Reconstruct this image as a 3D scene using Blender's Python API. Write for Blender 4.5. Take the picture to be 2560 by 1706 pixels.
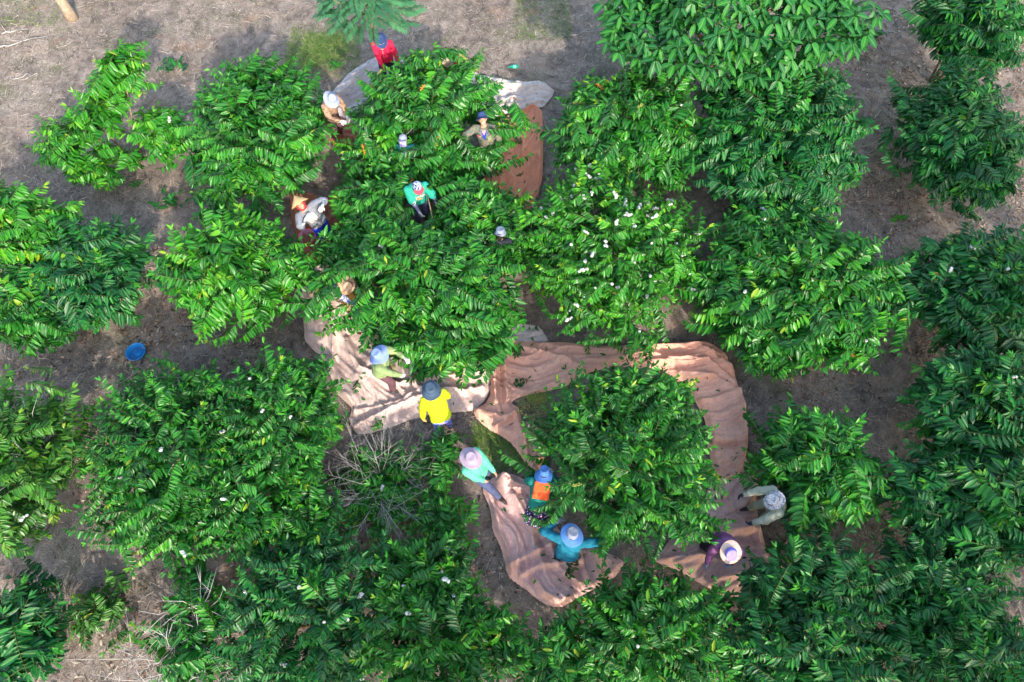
import bpy, math, random
import numpy as np
from mathutils import Vector, Matrix, noise
from mathutils.bvhtree import BVHTree

# ------------------------------------------------------------------ camera, sky, sun, exposure
SC = bpy.context.scene
for o in list(bpy.data.objects):
    bpy.data.objects.remove(o, do_unlink=True)
CAM_H, CAM_D, FPX = 12.3, math.radians(65.0), 1707.0
cam = bpy.data.cameras.new('camera'); cam.lens = 24.0; cam.sensor_width = 36.0
cam.clip_start = 0.1; cam.clip_end = 400.0
cam_o = bpy.data.objects.new('camera', cam); SC.collection.objects.link(cam_o)
cam_o.location = (0, 0, CAM_H); cam_o.rotation_euler = (math.pi / 2 - CAM_D, 0, 0)
SC.camera = cam_o

SUN_EL = math.radians(30.0)
SUN_AZ = math.radians(-22.0)          # shadows fall away from the camera and a little to the left
sdir = Vector((math.sin(SUN_AZ) * math.cos(SUN_EL), math.cos(SUN_AZ) * math.cos(SUN_EL), -math.sin(SUN_EL)))  # travel of light
W = bpy.data.worlds.new('World'); SC.world = W; W.use_nodes = True
wn = W.node_tree.nodes; wl = W.node_tree.links
bg = wn['Background']; sky = wn.new('ShaderNodeTexSky'); sky.sky_type = 'NISHITA'; sky.sun_disc = False
sky.sun_elevation = SUN_EL
tosun = -sdir
sky.sun_rotation = math.atan2(tosun.x, tosun.y)
sky.air_density = 1.7; sky.dust_density = 2.2; sky.ozone_density = 1.6
wl.new(sky.outputs[0], bg.inputs[0]); bg.inputs[1].default_value = 0.15
sun = bpy.data.lights.new('sun', 'SUN'); sun.energy = 2.05; sun.angle = math.radians(1.2); sun.color = (1.0, 0.91, 0.78)
sun_o = bpy.data.objects.new('sun', sun); SC.collection.objects.link(sun_o)
sun_o.rotation_euler = sdir.to_track_quat('-Z', 'Y').to_euler()
SC.view_settings.view_transform = 'Standard'; SC.view_settings.look = 'None'
SC.view_settings.exposure = 1.8; SC.view_settings.gamma = 1.0
SC.view_settings.use_curve_mapping = False
SC.render.engine = 'CYCLES'
SC.cycles.max_bounces = 4; SC.cycles.diffuse_bounces = 2; SC.cycles.glossy_bounces = 1
SC.cycles.transmission_bounces = 2; SC.cycles.transparent_max_bounces = 4
SC.cycles.use_adaptive_sampling = True; SC.cycles.adaptive_threshold = 0.025
SC.cycles.caustics_reflective = False; SC.cycles.caustics_refractive = False
SC.cycles.use_denoising = True

# ------------------------------------------------------------------ helpers
COL = SC.collection
K = 1.088            # survey notes were taken on a plan 2353 wide

def P(u, v, z=0.0):
    """point of the place at height z seen in direction (u, v)"""
    x = (u - 1280.0) / FPX; y = (853.0 - v) / FPX
    d = Vector((x, math.cos(CAM_D) + y * math.sin(CAM_D), -math.sin(CAM_D) + y * math.cos(CAM_D)))
    t = (z - CAM_H) / d.z
    return Vector((0, 0, CAM_H)) + d * t

def D(u, v, z=0.0):
    return P(u * K, v * K, z)

def scale_at(u, v, z):
    """pixels of the 2353 plan per metre"""
    y = (853.0 - v * K) / FPX
    t = (CAM_H - z) / (math.sin(CAM_D) - y * math.cos(CAM_D))
    return FPX / t / K

def tag(o, label=None, cat=None, group=None, kind=None):
    if label: o['label'] = label
    if cat: o['category'] = cat
    if group: o['group'] = group
    if kind: o['kind'] = kind
    return o

def empty(name, loc=(0, 0, 0)):
    o = bpy.data.objects.new(name, None); COL.objects.link(o); o.location = loc
    o.empty_display_size = 0.1
    return o

def link(name, me, parent=None, loc=None, mat4=None):
    o = bpy.data.objects.new(name, me); COL.objects.link(o)
    if parent is not None: o.parent = parent
    if mat4 is not None: o.matrix_local = mat4
    elif loc is not None: o.location = loc
    return o

def mesh_np(name, verts, faces, mats=(), mat_idx=None, attrs=None, smooth=True):
    """faces: list of index tuples, or an (n,k) array"""
    me = bpy.data.meshes.new(name)
    v = np.asarray(verts, dtype=np.float32).reshape(-1, 3)
    if isinstance(faces, np.ndarray):
        n, k = faces.shape
        me.vertices.add(len(v)); me.vertices.foreach_set('co', v.ravel())
        me.loops.add(n * k); me.loops.foreach_set('vertex_index', faces.astype(np.int32).ravel())
        me.polygons.add(n); me.polygons.foreach_set('loop_start', np.arange(0, n * k, k, dtype=np.int32))
        me.update(calc_edges=True)
    else:
        me.from_pydata(v.tolist(), [], faces)
    for m in mats: me.materials.append(m)
    if mat_idx is not None: me.polygons.foreach_set('material_index', np.asarray(mat_idx, dtype=np.int32))
    if attrs:
        for an, av in attrs.items():
            a = me.attributes.new(an, 'FLOAT', 'POINT'); a.data.foreach_set('value', np.asarray(av, dtype=np.float32))
    me.polygons.foreach_set('use_smooth', np.full(len(me.polygons), smooth, dtype=bool))
    me.update(); me.validate()
    return me

class MB:
    """collects pieces of one mesh"""
    def __init__(self): self.v = []; self.f = []; self.m = []; self.a = []; self.r = []
    def add(self, verts, faces, mi=0, tint=0.0, rib=None):
        b = len(self.v)
        self.v.extend([tuple(p) for p in verts]); self.f.extend([tuple(i + b for i in f) for f in faces])
        self.m.extend([mi] * len(faces)); self.a.extend([tint] * len(verts))
        self.r.extend(rib if rib is not None else [0.0] * len(verts))
    def tube(self, pts, rads, seg=6, mi=0, tint=0.0, cap=True):
        pts = [Vector(p) for p in pts]; n = len(pts); vs = []; fs = []
        ref = Vector((0, 0, 1)) if abs((pts[-1] - pts[0]).normalized().z) < 0.9 else Vector((1, 0, 0))
        for i, p in enumerate(pts):
            t = (pts[min(i + 1, n - 1)] - pts[max(i - 1, 0)])
            t = t.normalized() if t.length > 1e-9 else Vector((0, 0, 1))
            s = t.cross(ref); s = s.normalized() if s.length > 1e-6 else Vector((1, 0, 0)); q = s.cross(t)
            for k in range(seg):
                a = 2 * math.pi * k / seg
                vs.append(p + (s * math.cos(a) + q * math.sin(a)) * rads[i])
        for i in range(n - 1):
            for k in range(seg):
                k2 = (k + 1) % seg
                fs.append((i * seg + k, i * seg + k2, (i + 1) * seg + k2, (i + 1) * seg + k))
        if cap:
            fs.append(tuple(range(seg - 1, -1, -1))); fs.append(tuple((n - 1) * seg + k for k in range(seg)))
        self.add(vs, fs, mi, tint)
    def capsule(self, a, b, ra, rb, seg=10):
        a = Vector(a); b = Vector(b); d = b - a
        if d.length < 1e-5: d = Vector((0, 0, 1e-4))
        t = d.normalized(); pts = []; rr = []
        for k in (0.06, 0.5, 0.85): pts.append(a - t * ra * math.cos(k * math.pi / 2)); rr.append(ra * math.sin(k * math.pi / 2))
        pts.append(a); rr.append(ra); pts.append(b); rr.append(rb)
        for k in (0.85, 0.5, 0.06): pts.append(b + t * rb * math.cos(k * math.pi / 2)); rr.append(rb * math.sin(k * math.pi / 2))
        self.tube(pts, rr, seg)
    def ellipsoid(self, c, r, rot=None, seg=12, rings=8):
        vs = []; fs = []; c = Vector(c)
        for i in range(rings + 1):
            th = math.pi * i / rings
            for k in range(seg):
                ph = 2 * math.pi * k / seg
                p = Vector((r[0] * math.sin(th) * math.cos(ph), r[1] * math.sin(th) * math.sin(ph), r[2] * math.cos(th)))
                if i in (0, rings): p = Vector((1e-4 * math.cos(ph), 1e-4 * math.sin(ph), p.z))
                vs.append(c + (rot @ p if rot is not None else p))
        for i in range(rings):
            for k in range(seg):
                k2 = (k + 1) % seg
                fs.append((i * seg + k, (i + 1) * seg + k, (i + 1) * seg + k2, i * seg + k2))
        fs.append(tuple(range(seg))); fs.append(tuple(rings * seg + k for k in range(seg - 1, -1, -1)))
        self.add(vs, fs)
    def loft(self, rings, M=None, seg=16):
        """rings: (center Vector, half x, half y); closed tube"""
        vs = []; fs = []; n = len(rings)
        for c, rx, ry in rings:
            for k in range(seg):
                a = 2 * math.pi * k / seg
                ca, sa = math.cos(a), math.sin(a)
                p = Vector((c[0] + rx * math.copysign(abs(ca) ** 0.85, ca), c[1] + ry * math.copysign(abs(sa) ** 0.85, sa), c[2]))
                vs.append(M @ p if M is not None else p)
        for i in range(n - 1):
            for k in range(seg):
                k2 = (k + 1) % seg
                fs.append((i * seg + k, i * seg + k2, (i + 1) * seg + k2, (i + 1) * seg + k))
        fs.append(tuple(range(seg - 1, -1, -1))); fs.append(tuple((n - 1) * seg + k for k in range(seg)))
        self.add(vs, fs)
    def lathe(self, prof, seg=28, M=None, warp=None):
        vs = []; fs = []; n = len(prof)
        for r, z in prof:
            for k in range(seg):
                a = 2 * math.pi * k / seg
                p = Vector((r * math.cos(a), r * math.sin(a), z))
                if warp: p = warp(p, a, r)
                vs.append(M @ p if M is not None else p)
        for i in range(n - 1):
            for k in range(seg):
                k2 = (k + 1) % seg
                fs.append((i * seg + k, i * seg + k2, (i + 1) * seg + k2, (i + 1) * seg + k))
        self.add(vs, fs)
    def build(self, name, mats, parent=None, smooth=True, attrs=False, **kw):
        me = self.mesh(name, mats, smooth, attrs)
        return link(name, me, parent, **kw)
    def mesh(self, name, mats, smooth=True, attrs=False):
        if not isinstance(mats, (list, tuple)): mats = [mats]
        return mesh_np(name, self.v, self.f, mats, self.m, {'tint': self.a, 'rib': self.r} if attrs else None, smooth)

# ------------------------------------------------------------------ materials
def new_mat(name):
    m = bpy.data.materials.new(name); m.use_nodes = True
    nt = m.node_tree; p = nt.nodes['Principled BSDF']
    return m, nt, p

def N(nt, typ, **kw):
    n = nt.nodes.new(typ)
    for k, v in kw.items(): setattr(n, k, v)
    return n

def ramp(nt, fac, stops, interp='LINEAR'):
    r = N(nt, 'ShaderNodeValToRGB'); r.color_ramp.interpolation = interp
    e = r.color_ramp.elements
    while len(e) < len(stops): e.new(0.5)
    for i, (pos, c) in enumerate(stops):
        e[i].position = pos; e[i].color = (c[0], c[1], c[2], 1)
    nt.links.new(fac, r.inputs[0]); return r.outputs[0]

def noise_tex(nt, scale, detail=4, rough=0.6, coords='Object', stretch=None, dist=0.0):
    tc = N(nt, 'ShaderNodeTexCoord'); n = N(nt, 'ShaderNodeTexNoise')
    n.inputs['Scale'].default_value = scale; n.inputs['Detail'].default_value = detail
    n.inputs['Roughness'].default_value = rough; n.inputs['Distortion'].default_value = dist
    src = tc.outputs[coords]
    if stretch:
        mp = N(nt, 'ShaderNodeMapping'); mp.inputs['Scale'].default_value = stretch
        nt.links.new(src, mp.inputs[0]); src = mp.outputs[0]
    nt.links.new(src, n.inputs['Vector']); return n.outputs[0]

def mixc(nt, fac, a, b, typ='MIX'):
    m = N(nt, 'ShaderNodeMix'); m.data_type = 'RGBA'; m.blend_type = typ
    for sock, val in ((m.inputs[0], fac), (m.inputs[6], a), (m.inputs[7], b)):
        if hasattr(val, 'links') or isinstance(val, bpy.types.NodeSocket): nt.links.new(val, sock)
        elif isinstance(val, (tuple, list)): sock.default_value = (val[0], val[1], val[2], 1)
        else: sock.default_value = val
    return m.outputs[2]

def bump(nt, p, h, strength=0.3, dist=0.01):
    b = N(nt, 'ShaderNodeBump'); b.inputs['Strength'].default_value = strength; b.inputs['Distance'].default_value = dist
    nt.links.new(h, b.inputs['Height']); nt.links.new(b.outputs[0], p.inputs['Normal'])

def plain(name, c, rough=0.7, var=0.25, scale=9.0, bumpy=0.0, spec=0.3, bscale=90.0):
    m, nt, p = new_mat(name)
    n = noise_tex(nt, scale, 5)
    lo = [x * (1 - var) for x in c]; hi = [min(1, x * (1 + var)) for x in c]
    nt.links.new(ramp(nt, n, [(0.3, lo), (0.7, hi)]), p.inputs['Base Color'])
    p.inputs['Roughness'].default_value = rough; p.inputs['Specular IOR Level'].default_value = spec
    if bumpy: bump(nt, p, noise_tex(nt, bscale, 3), bumpy, 0.004)
    return m

def leaf_mat(name, stops, rough=0.34, trans=0.24, spec=0.30):
    m, nt, p = new_mat(name)
    at = N(nt, 'ShaderNodeAttribute', attribute_name='tint'); oi = N(nt, 'ShaderNodeObjectInfo')
    ad = N(nt, 'ShaderNodeMath', operation='ADD'); nt.links.new(at.outputs['Fac'], ad.inputs[0])
    ml = N(nt, 'ShaderNodeMath', operation='MULTIPLY_ADD'); nt.links.new(oi.outputs['Random'], ml.inputs[0])
    ml.inputs[1].default_value = 0.46; ml.inputs[2].default_value = -0.24
    nt.links.new(ml.outputs[0], ad.inputs[1])
    col = ramp(nt, ad.outputs[0], stops)
    rb = N(nt, 'ShaderNodeAttribute', attribute_name='rib')
    pw = N(nt, 'ShaderNodeMath', operation='POWER'); nt.links.new(rb.outputs['Fac'], pw.inputs[0]); pw.inputs[1].default_value = 7.0
    mu = N(nt, 'ShaderNodeMath', operation='MULTIPLY'); nt.links.new(pw.outputs[0], mu.inputs[0]); mu.inputs[1].default_value = 0.45
    col = mixc(nt, mu.outputs[0], col, (0.24, 0.42, 0.10))
    nt.links.new(col, p.inputs['Base Color'])
    p.inputs['Roughness'].default_value = rough; p.inputs['Specular IOR Level'].default_value = spec
    tr = N(nt, 'ShaderNodeBsdfTranslucent'); nt.links.new(col, tr.inputs[0])
    mx = N(nt, 'ShaderNodeMixShader'); mx.inputs[0].default_value = trans
    nt.links.new(p.outputs[0], mx.inputs[1]); nt.links.new(tr.outputs[0], mx.inputs[2])
    nt.links.new(mx.outputs[0], nt.nodes['Material Output'].inputs['Surface'])
    return m

GREEN = [(0.0, (0.0040, 0.0560, 0.0118)), (0.35, (0.0081, 0.1120, 0.0118)), (0.65, (0.0189, 0.1804, 0.0105)), (0.88, (0.0606, 0.2675, 0.0118)), (1.0, (0.2640, 0.3484, 0.0197))]
LIME = [(0.0, (0.0065, 0.0793, 0.0078)), (0.35, (0.0129, 0.1464, 0.0078)), (0.65, (0.0335, 0.2257, 0.0085)), (0.88, (0.1072, 0.3111, 0.0118)), (1.0, (0.3080, 0.3904, 0.0197))]
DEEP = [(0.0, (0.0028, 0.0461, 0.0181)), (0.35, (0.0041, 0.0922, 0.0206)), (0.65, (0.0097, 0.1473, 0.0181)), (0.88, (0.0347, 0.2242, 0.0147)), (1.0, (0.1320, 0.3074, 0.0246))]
OLIVE = [(0.0, (0.0105, 0.0586, 0.0093)), (0.35, (0.0196, 0.1098, 0.0106)), (0.65, (0.0393, 0.1647, 0.0120)), (0.88, (0.1155, 0.2440, 0.0167)), (1.0, (0.2860, 0.3172, 0.0266))]
M = {}
M['leaf_green'] = leaf_mat('leaf_green', GREEN)
M['leaf_lime'] = leaf_mat('leaf_lime', LIME)
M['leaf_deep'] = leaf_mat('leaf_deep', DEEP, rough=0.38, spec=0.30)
M['leaf_olive'] = leaf_mat('leaf_olive', OLIVE)
M['leaf_broad'] = leaf_mat('leaf_broad', [(0.0, (0.005, 0.060, 0.022)), (0.4, (0.010, 0.110, 0.024)), (0.75, (0.025, 0.175, 0.022)), (1.0, (0.08, 0.29, 0.025))], rough=0.42)
M['leaf_feather'] = leaf_mat('leaf_feather', [(0.0, (0.020, 0.10, 0.055)), (0.5, (0.035, 0.16, 0.080)), (0.9, (0.06, 0.21, 0.09)), (1.0, (0.2, 0.38, 0.04))], rough=0.55, trans=0.3)
M['twig'] = plain('twig', (0.055, 0.075, 0.025), 0.8, 0.4, 14)
M['bark'] = plain('bark', (0.20, 0.145, 0.10), 0.9, 0.45, 16, 0.5)
M['grey_twig'] = plain('grey_twig', (0.32, 0.29, 0.275), 0.85, 0.35, 10)
M['petal'] = plain('petal', (0.62, 0.62, 0.62), 0.6, 0.08, 20)
M['cherry_orange'] = plain('cherry_orange', (0.55, 0.20, 0.03), 0.4, 0.5, 22)
M['cherry_green'] = plain('cherry_green', (0.24, 0.27, 0.05), 0.4, 0.5, 30)

def attr_mat(name, stops, rough=0.9):
    m, nt, p = new_mat(name)
    at = N(nt, 'ShaderNodeAttribute', attribute_name='tint')
    nt.links.new(ramp(nt, at.outputs['Fac'], stops), p.inputs['Base Color'])
    p.inputs['Roughness'].default_value = rough; p.inputs['Specular IOR Level'].default_value = 0.2
    return m
M['straw'] = attr_mat('straw', [(0.0, (0.050, 0.040, 0.036)), (0.4, (0.15, 0.12, 0.10)), (0.8, (0.30, 0.25, 0.205)), (1.0, (0.52, 0.45, 0.37))])
M['litter'] = attr_mat('litter', [(0.0, (0.05, 0.035, 0.03)), (0.4, (0.16, 0.10, 0.07)), (0.75, (0.32, 0.20, 0.13)), (1.0, (0.46, 0.36, 0.28))])
M['grass'] = attr_mat('grass', [(0.0, (0.03, 0.07, 0.015)), (0.5, (0.08, 0.16, 0.03)), (0.85, (0.16, 0.24, 0.05)), (1.0, (0.30, 0.28, 0.12))], 0.7)
# ------------------------------------------------------------------ ground
def ground_mat():
    m, nt, p = new_mat('dry_ground')
    big = noise_tex(nt, 0.55, 5, 0.6)
    mid = noise_tex(nt, 3.2, 6, 0.65, dist=0.6)
    fine = noise_tex(nt, 38.0, 6, 0.7)
    soil = ramp(nt, mid, [(0.25, (0.095, 0.074, 0.068)), (0.5, (0.20, 0.160, 0.145)), (0.72, (0.33, 0.265, 0.235))])
    straw = ramp(nt, fine, [(0.3, (0.11, 0.09, 0.082)), (0.5, (0.26, 0.215, 0.19)), (0.7, (0.46, 0.39, 0.34))])
    f = ramp(nt, big, [(0.35, (0, 0, 0)), (0.6, (1, 1, 1))])
    c = mixc(nt, f, soil, straw)
    g = ramp(nt, noise_tex(nt, 1.1, 5, 0.7), [(0.53, (0, 0, 0)), (0.70, (0.6, 0.6, 0.6))])
    c = mixc(nt, g, c, (0.07, 0.09, 0.03))
    k = ramp(nt, noise_tex(nt, 2.1, 6, 0.75, dist=1.0), [(0.35, (0.5, 0.5, 0.5)), (0.6, (1.15, 1.12, 1.08))]); c = mixc(nt, 1.0, c, k, 'MULTIPLY')
    r = ramp(nt, noise_tex(nt, 0.8, 4, 0.6, stretch=(1.0, 1.3, 1.0)), [(0.58, (0, 0, 0)), (0.75, (0.6, 0.6, 0.6))])
    c = mixc(nt, r, c, (0.30, 0.17, 0.11))
    nt.links.new(c, p.inputs['Base Color']); p.inputs['Roughness'].default_value = 0.95
    p.inputs['Specular IOR Level'].default_value = 0.15
    bump(nt, p, fine, 0.9, 0.03)
    return m
M['ground'] = ground_mat()

def gz(x, y):
    return 0.05 * noise.noise(Vector((x * 0.5, y * 0.5, 3.1))) + 0.018 * noise.noise(Vector((x * 2.3, y * 2.3, 7.7)))

def build_ground():
    xs = np.concatenate([[-160, -90, -50, -28], np.arange(-18, 18.01, 0.16), [28, 50, 90, 160]])
    ys = np.concatenate([[-160, -90, -45, -20], np.arange(-6, 19.01, 0.16), [28, 50, 90, 160]])
    nx, ny = len(xs), len(ys)
    X, Y = np.meshgrid(xs, ys); v = np.zeros((nx * ny, 3), np.float32)
    v[:, 0] = X.ravel(); v[:, 1] = Y.ravel()
    v[:, 2] = [gz(a, b) if abs(a) < 19 and -7 < b < 20 else 0.0 for a, b in zip(v[:, 0], v[:, 1])]
    i = np.arange((nx - 1) * (ny - 1)); r, c = i // (nx - 1), i % (nx - 1)
    f = np.stack([r * nx + c, r * nx + c + 1, (r + 1) * nx + c + 1, (r + 1) * nx + c], 1)
    o = link('ground', mesh_np('ground', v, f, [M['ground']]))
    tag(o, 'dry plantation soil with trampled grass', None, None, 'structure')
build_ground()

def blades(name, n, seed, regions, lmin, lmax, wid, lift, mat, tmin=0.0, tmax=1.0, bend=0.3, upright=0.0, label=None, cat=None):
    """n thin bent blades lying on the ground; regions: list of (x0,x1,y0,y1,weight)"""
    rg = np.random.default_rng(seed)
    w = np.array([r[4] for r in regions], float); w /= w.sum()
    idx = rg.choice(len(regions), n, p=w); R = np.array([r[:4] for r in regions])[idx]
    x = R[:, 0] + (R[:, 1] - R[:, 0]) * rg.random(n); y = R[:, 2] + (R[:, 3] - R[:, 2]) * rg.random(n)
    # clumping
    keep = np.array([noise.noise(Vector((a * 0.9, b * 0.9, seed))) + 0.5 * noise.noise(Vector((a * 3, b * 3, seed))) for a, b in zip(x, y)]) + 0.55 > rg.random(n) * 1.0
    x, y = x[keep], y[keep]; n = len(x)
    z0 = np.array([gz(a, b) for a, b in zip(x, y)])
    L = lmin + (lmax - lmin) * rg.random(n) ** 2; an = rg.random(n) * 2 * np.pi; be = rg.normal(0, bend, n)
    wd = wid * (0.6 + 0.8 * rg.random(n))
    V = np.zeros((n, 6, 3), np.float32)
    for s, (t, wf) in enumerate(((0.0, 1.0), (0.55, 0.9), (1.0, 0.25))):
        a2 = an + be * t
        el = upright * (1 - 0.5 * t) * (0.6 + 0.5 * rg.random(n)) if upright else 0
        ce = np.cos(el) if upright else 1.0; se = np.sin(el) if upright else 0.0
        px = x + L * t * np.cos(a2) * ce; py = y + L * t * np.sin(a2) * ce
        pz = z0 + 0.004 + lift * rg.random(n) * (1.0 if s == 1 else 0.45) + L * t * se
        ox, oy = -np.sin(a2) * wd * wf / 2, np.cos(a2) * wd * wf / 2
        V[:, 2 * s, 0] = px + ox; V[:, 2 * s, 1] = py + oy; V[:, 2 * s, 2] = pz
        V[:, 2 * s + 1, 0] = px - ox; V[:, 2 * s + 1, 1] = py - oy; V[:, 2 * s + 1, 2] = pz + 0.002
    b = np.arange(n) * 6
    F = np.concatenate([np.stack([b, b + 1, b + 3, b + 2], 1), np.stack([b + 2, b + 3, b + 5, b + 4], 1)])
    tint = np.repeat(tmin + (tmax - tmin) * rg.random(n), 6)
    o = link(name, mesh_np(name, V.reshape(-1, 3), F, [mat], None, {'tint': tint}, True))
    return tag(o, label, cat, None, 'stuff')

blades('dry_grass', 100000, 5, [(-14, 14, 9, 16.5, 2.2), (-13, 13, 4, 10, 1.5), (-10, 10, -1.5, 4.5, 1.0)], 0.06, 0.30, 0.0085, 0.035, M['straw'],
       label='trampled dry straw covering the soil between the trees')
blades('dry_grass', 150000, 6, [(-14, 14, 9, 16.5, 2.2), (-13, 13, 4, 10, 1.5), (-10, 10, -1.5, 4.5, 1.0)], 0.025, 0.12, 0.007, 0.03, M['straw'], tmin=.1,
       label='short broken straw strewn over the whole soil')
blades('leaf_litter', 22000, 8, [(4.5, 13.5, 5, 15.5, 3), (-10, 10, -1.5, 6, 2), (-10, -5, 4, 8, 0.6)], 0.05, 0.13, 0.035, 0.03, M['litter'], bend=0.9,
       label='brown fallen leaves littering the soil')
gp = D(745, 118, 0)
blades('grass', 5200, 3, [(gp.x - 0.9, gp.x + 0.9, gp.y - 0.9, gp.y + 0.9, 1), (gp.x - 0.5, gp.x + 0.5, gp.y - 0.5, gp.y + 0.6, .6)], 0.08, 0.26, 0.008, 0.02, M['grass'], upright=0.55, bend=0.6,
       label='green grass tuft growing left of the woman in red')
gp = D(1265, 30, 0); gp2 = D(1150, 1035, 0); gp3 = D(60, 25, 0)
blades('weeds', 5000, 4, [(gp.x - .9, gp.x + .5, gp.y - 1, gp.y + .7, 1), (gp2.x - .5, gp2.x + .35, gp2.y - .4, gp2.y + .5, 1.3), (gp3.x - 1.2, gp3.x + 1, gp3.y - .6, gp3.y + .8, .8)],
       0.06, 0.24, 0.008, 0.02, M['grass'], tmin=0.1, tmax=1.0, upright=0.8, bend=0.6, label='thin green weeds coming up through dry straw')

# ------------------------------------------------------------------ leaves and leafy branches
def leaf_arrays(L=1.0, hw=0.21, fold=0.07, droop=0.22, wave=0.0, ph=0.0):
    ts = (0.0, 0.14, 0.34, 0.56, 0.77, 0.91, 1.0); ws = (0, 0.62, 0.96, 1.0, 0.72, 0.34, 0)
    v = []; rib = []
    for i, (t, w) in enumerate(zip(ts, ws)):
        z = -droop * t * t
        if w == 0: v.append((t * L, 0, z * L)); rib.append(1.0); continue
        e = fold * (1 if i % 2 else 0.6) + wave * math.sin(ph + i * 2.2)
        v += [(t * L, hw * w * L, (z + e) * L), (t * L, 0, z * L), (t * L, -hw * w * L, (z + e * 0.9) * L)]; rib += [0.0, 1.0, 0.0]
    f = [(0, 2, 1), (0, 3, 2)]
    for s in range(4):
        a = 1 + 3 * s; b = a + 3
        f += [(a, a + 1, b + 1, b), (a + 1, a + 2, b + 2, b + 1)]
    f += [(13, 14, 16), (14, 15, 16)]
    return np.array(v), f, rib

def add_leaf(mb, pos, direc, up, L, rnd, tint, hw=0.155, mi=0, droop=None):
    d = direc.normalized(); y = up.cross(d)
    y = y.normalized() if y.length > 1e-5 else Vector((0, 1, 0)); z = d.cross(y)
    v, f, rib = leaf_arrays(L, hw * rnd.uniform(0.85, 1.12), rnd.uniform(0.03, 0.10), rnd.uniform(0.10, 0.42) if droop is None else droop, 0.02, rnd.uniform(0, 6))
    R = np.array([[d.x, y.x, z.x], [d.y, y.y, z.y], [d.z, y.z, z.z]])
    mb.add((v @ R.T) + np.array(pos), f, mi, tint, rib)

def make_spray(L, seed, mat, fine=False):
    """a leafy branch along +X, leaves in opposite pairs, drooping at its end"""
    r = random.Random(seed); mb = MB()
    sag = r.uniform(0.06, 0.36) * L; sway = r.uniform(-0.2, 0.2) * L
    def pt(s): return Vector((s * L * (1 - 0.06 * s), sway * s * s, -sag * s * s))
    k = 6; mb.tube([pt(i / k) for i in range(k + 1)], [0.0052 * (1 - 0.7 * i / k) for i in range(k + 1)], 4, 1, 0.4)
    n = max(7, int(L / (0.040 if fine else 0.048))); bare = 0.14 if L > 0.7 else 0.05
    base_t = r.uniform(0.26, 0.54); lf = r.uniform(0.62, 0.92) if fine else r.uniform(0.8, 1.22); a0 = r.uniform(-8, 8); d0 = r.uniform(-8, 14)
    for i in range(n):
        s = bare + (1 - bare) * (i + 0.4) / n
        p = pt(s); T = (pt(min(1, s + 0.05)) - pt(s - 0.05)).normalized()
        B = Vector((0, 0, 1)).cross(T).normalized(); U = T.cross(B)
        size = 0.160 * lf * (0.75 + 0.5 * math.sin(math.pi * min(1, 0.2 + s * 0.75))) * r.uniform(0.8, 1.15) * (0.62 if s > 0.93 else 1)
        for sg in (-1, 1):
            if r.random() < 0.06: continue
            a = math.radians(a0 + r.uniform(44, 78) - 22 * max(0, s - 0.8) / 0.2)
            dr = math.radians(d0 + r.uniform(4, 54))
            dv = (T * math.cos(a) + B * sg * math.sin(a)); dv = dv * math.cos(dr) - U * math.sin(dr)
            upv = (U + B * sg * r.uniform(-0.15, 0.35) + T * r.uniform(-0.2, 0.2)).normalized()
            ti = base_t + r.uniform(-0.22, 0.22) + 0.14 * max(0, s - 0.72) / 0.28
            if r.random() < 0.004: ti = 1.0
            add_leaf(mb, p, dv, upv, size, r, 1.0 if ti == 1.0 else min(0.84, max(0.0, ti)))
    for q in range(3):
        a = r.uniform(-0.6, 0.6)
        add_leaf(mb, pt(1.0), Vector((math.cos(a), math.sin(a), r.uniform(-0.3, 0.35))), Vector((0, 0, 1)), r.uniform(0.07, 0.12), r, min(0.84, base_t + r.uniform(0.15, 0.35)))
    return mb.mesh('leafy_branch', [mat, M['twig']], True, True)

LENS = (0.42, 0.63, 0.88)
SPRAY = {}
for mi_, mk in enumerate(('leaf_green', 'leaf_lime', 'leaf_deep', 'leaf_olive')):
    for li_, L_ in enumerate(LENS):
        SPRAY[(mk, li_)] = [make_spray(L_, 100 * mi_ + 10 * li_ + q, M[mk]) for q in range(7)]
        SPRAY[(mk, li_, 'fine')] = [make_spray(L_, 1000 + 100 * mi_ + 10 * li_ + q, M[mk], True) for q in range(7)]

def blossom_mesh(seed):
    r = random.Random(seed); mb = MB()
    for i in range(16):
        d = Vector((r.gauss(0, 1), r.gauss(0, 1), abs(r.gauss(0, 1)) * 0.8 + 0.1)).normalized()
        c = d * r.uniform(0.012, 0.022)
        a = Vector((0, 0, 1)).cross(d); a = a.normalized() if a.length > 1e-4 else Vector((1, 0, 0)); b = d.cross(a)
        for k in range(5):
            t = 2 * math.pi * k / 5 + i
            e = a * math.cos(t) + b * math.sin(t); q = a * math.cos(t + 1.57) + b * math.sin(t + 1.57)
            mb.add([c, c + e * 0.012 + q * 0.005 + d * 0.004, c + e * 0.024 + d * 0.007, c + e * 0.012 - q * 0.005 + d * 0.004], [(0, 1, 2, 3)])
    return mb.mesh('blossom_cluster', M['petal'])
BLOSSOM = [blossom_mesh(s) for s in range(4)]

def cherry_mesh(seed, mat, n=11):
    r = random.Random(seed); mb = MB()
    for i in range(n):
        c = (r.uniform(-0.035, 0.035), r.gauss(0, 0.014), r.gauss(0, 0.014))
        mb.ellipsoid(c, (0.009, 0.0085, 0.009), None, 6, 4)
    return mb.mesh('cherry_cluster', mat)
CHERRY = [cherry_mesh(s, M['cherry_orange']) for s in range(3)] + [cherry_mesh(9 + s, M['cherry_green']) for s in range(2)]

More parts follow.
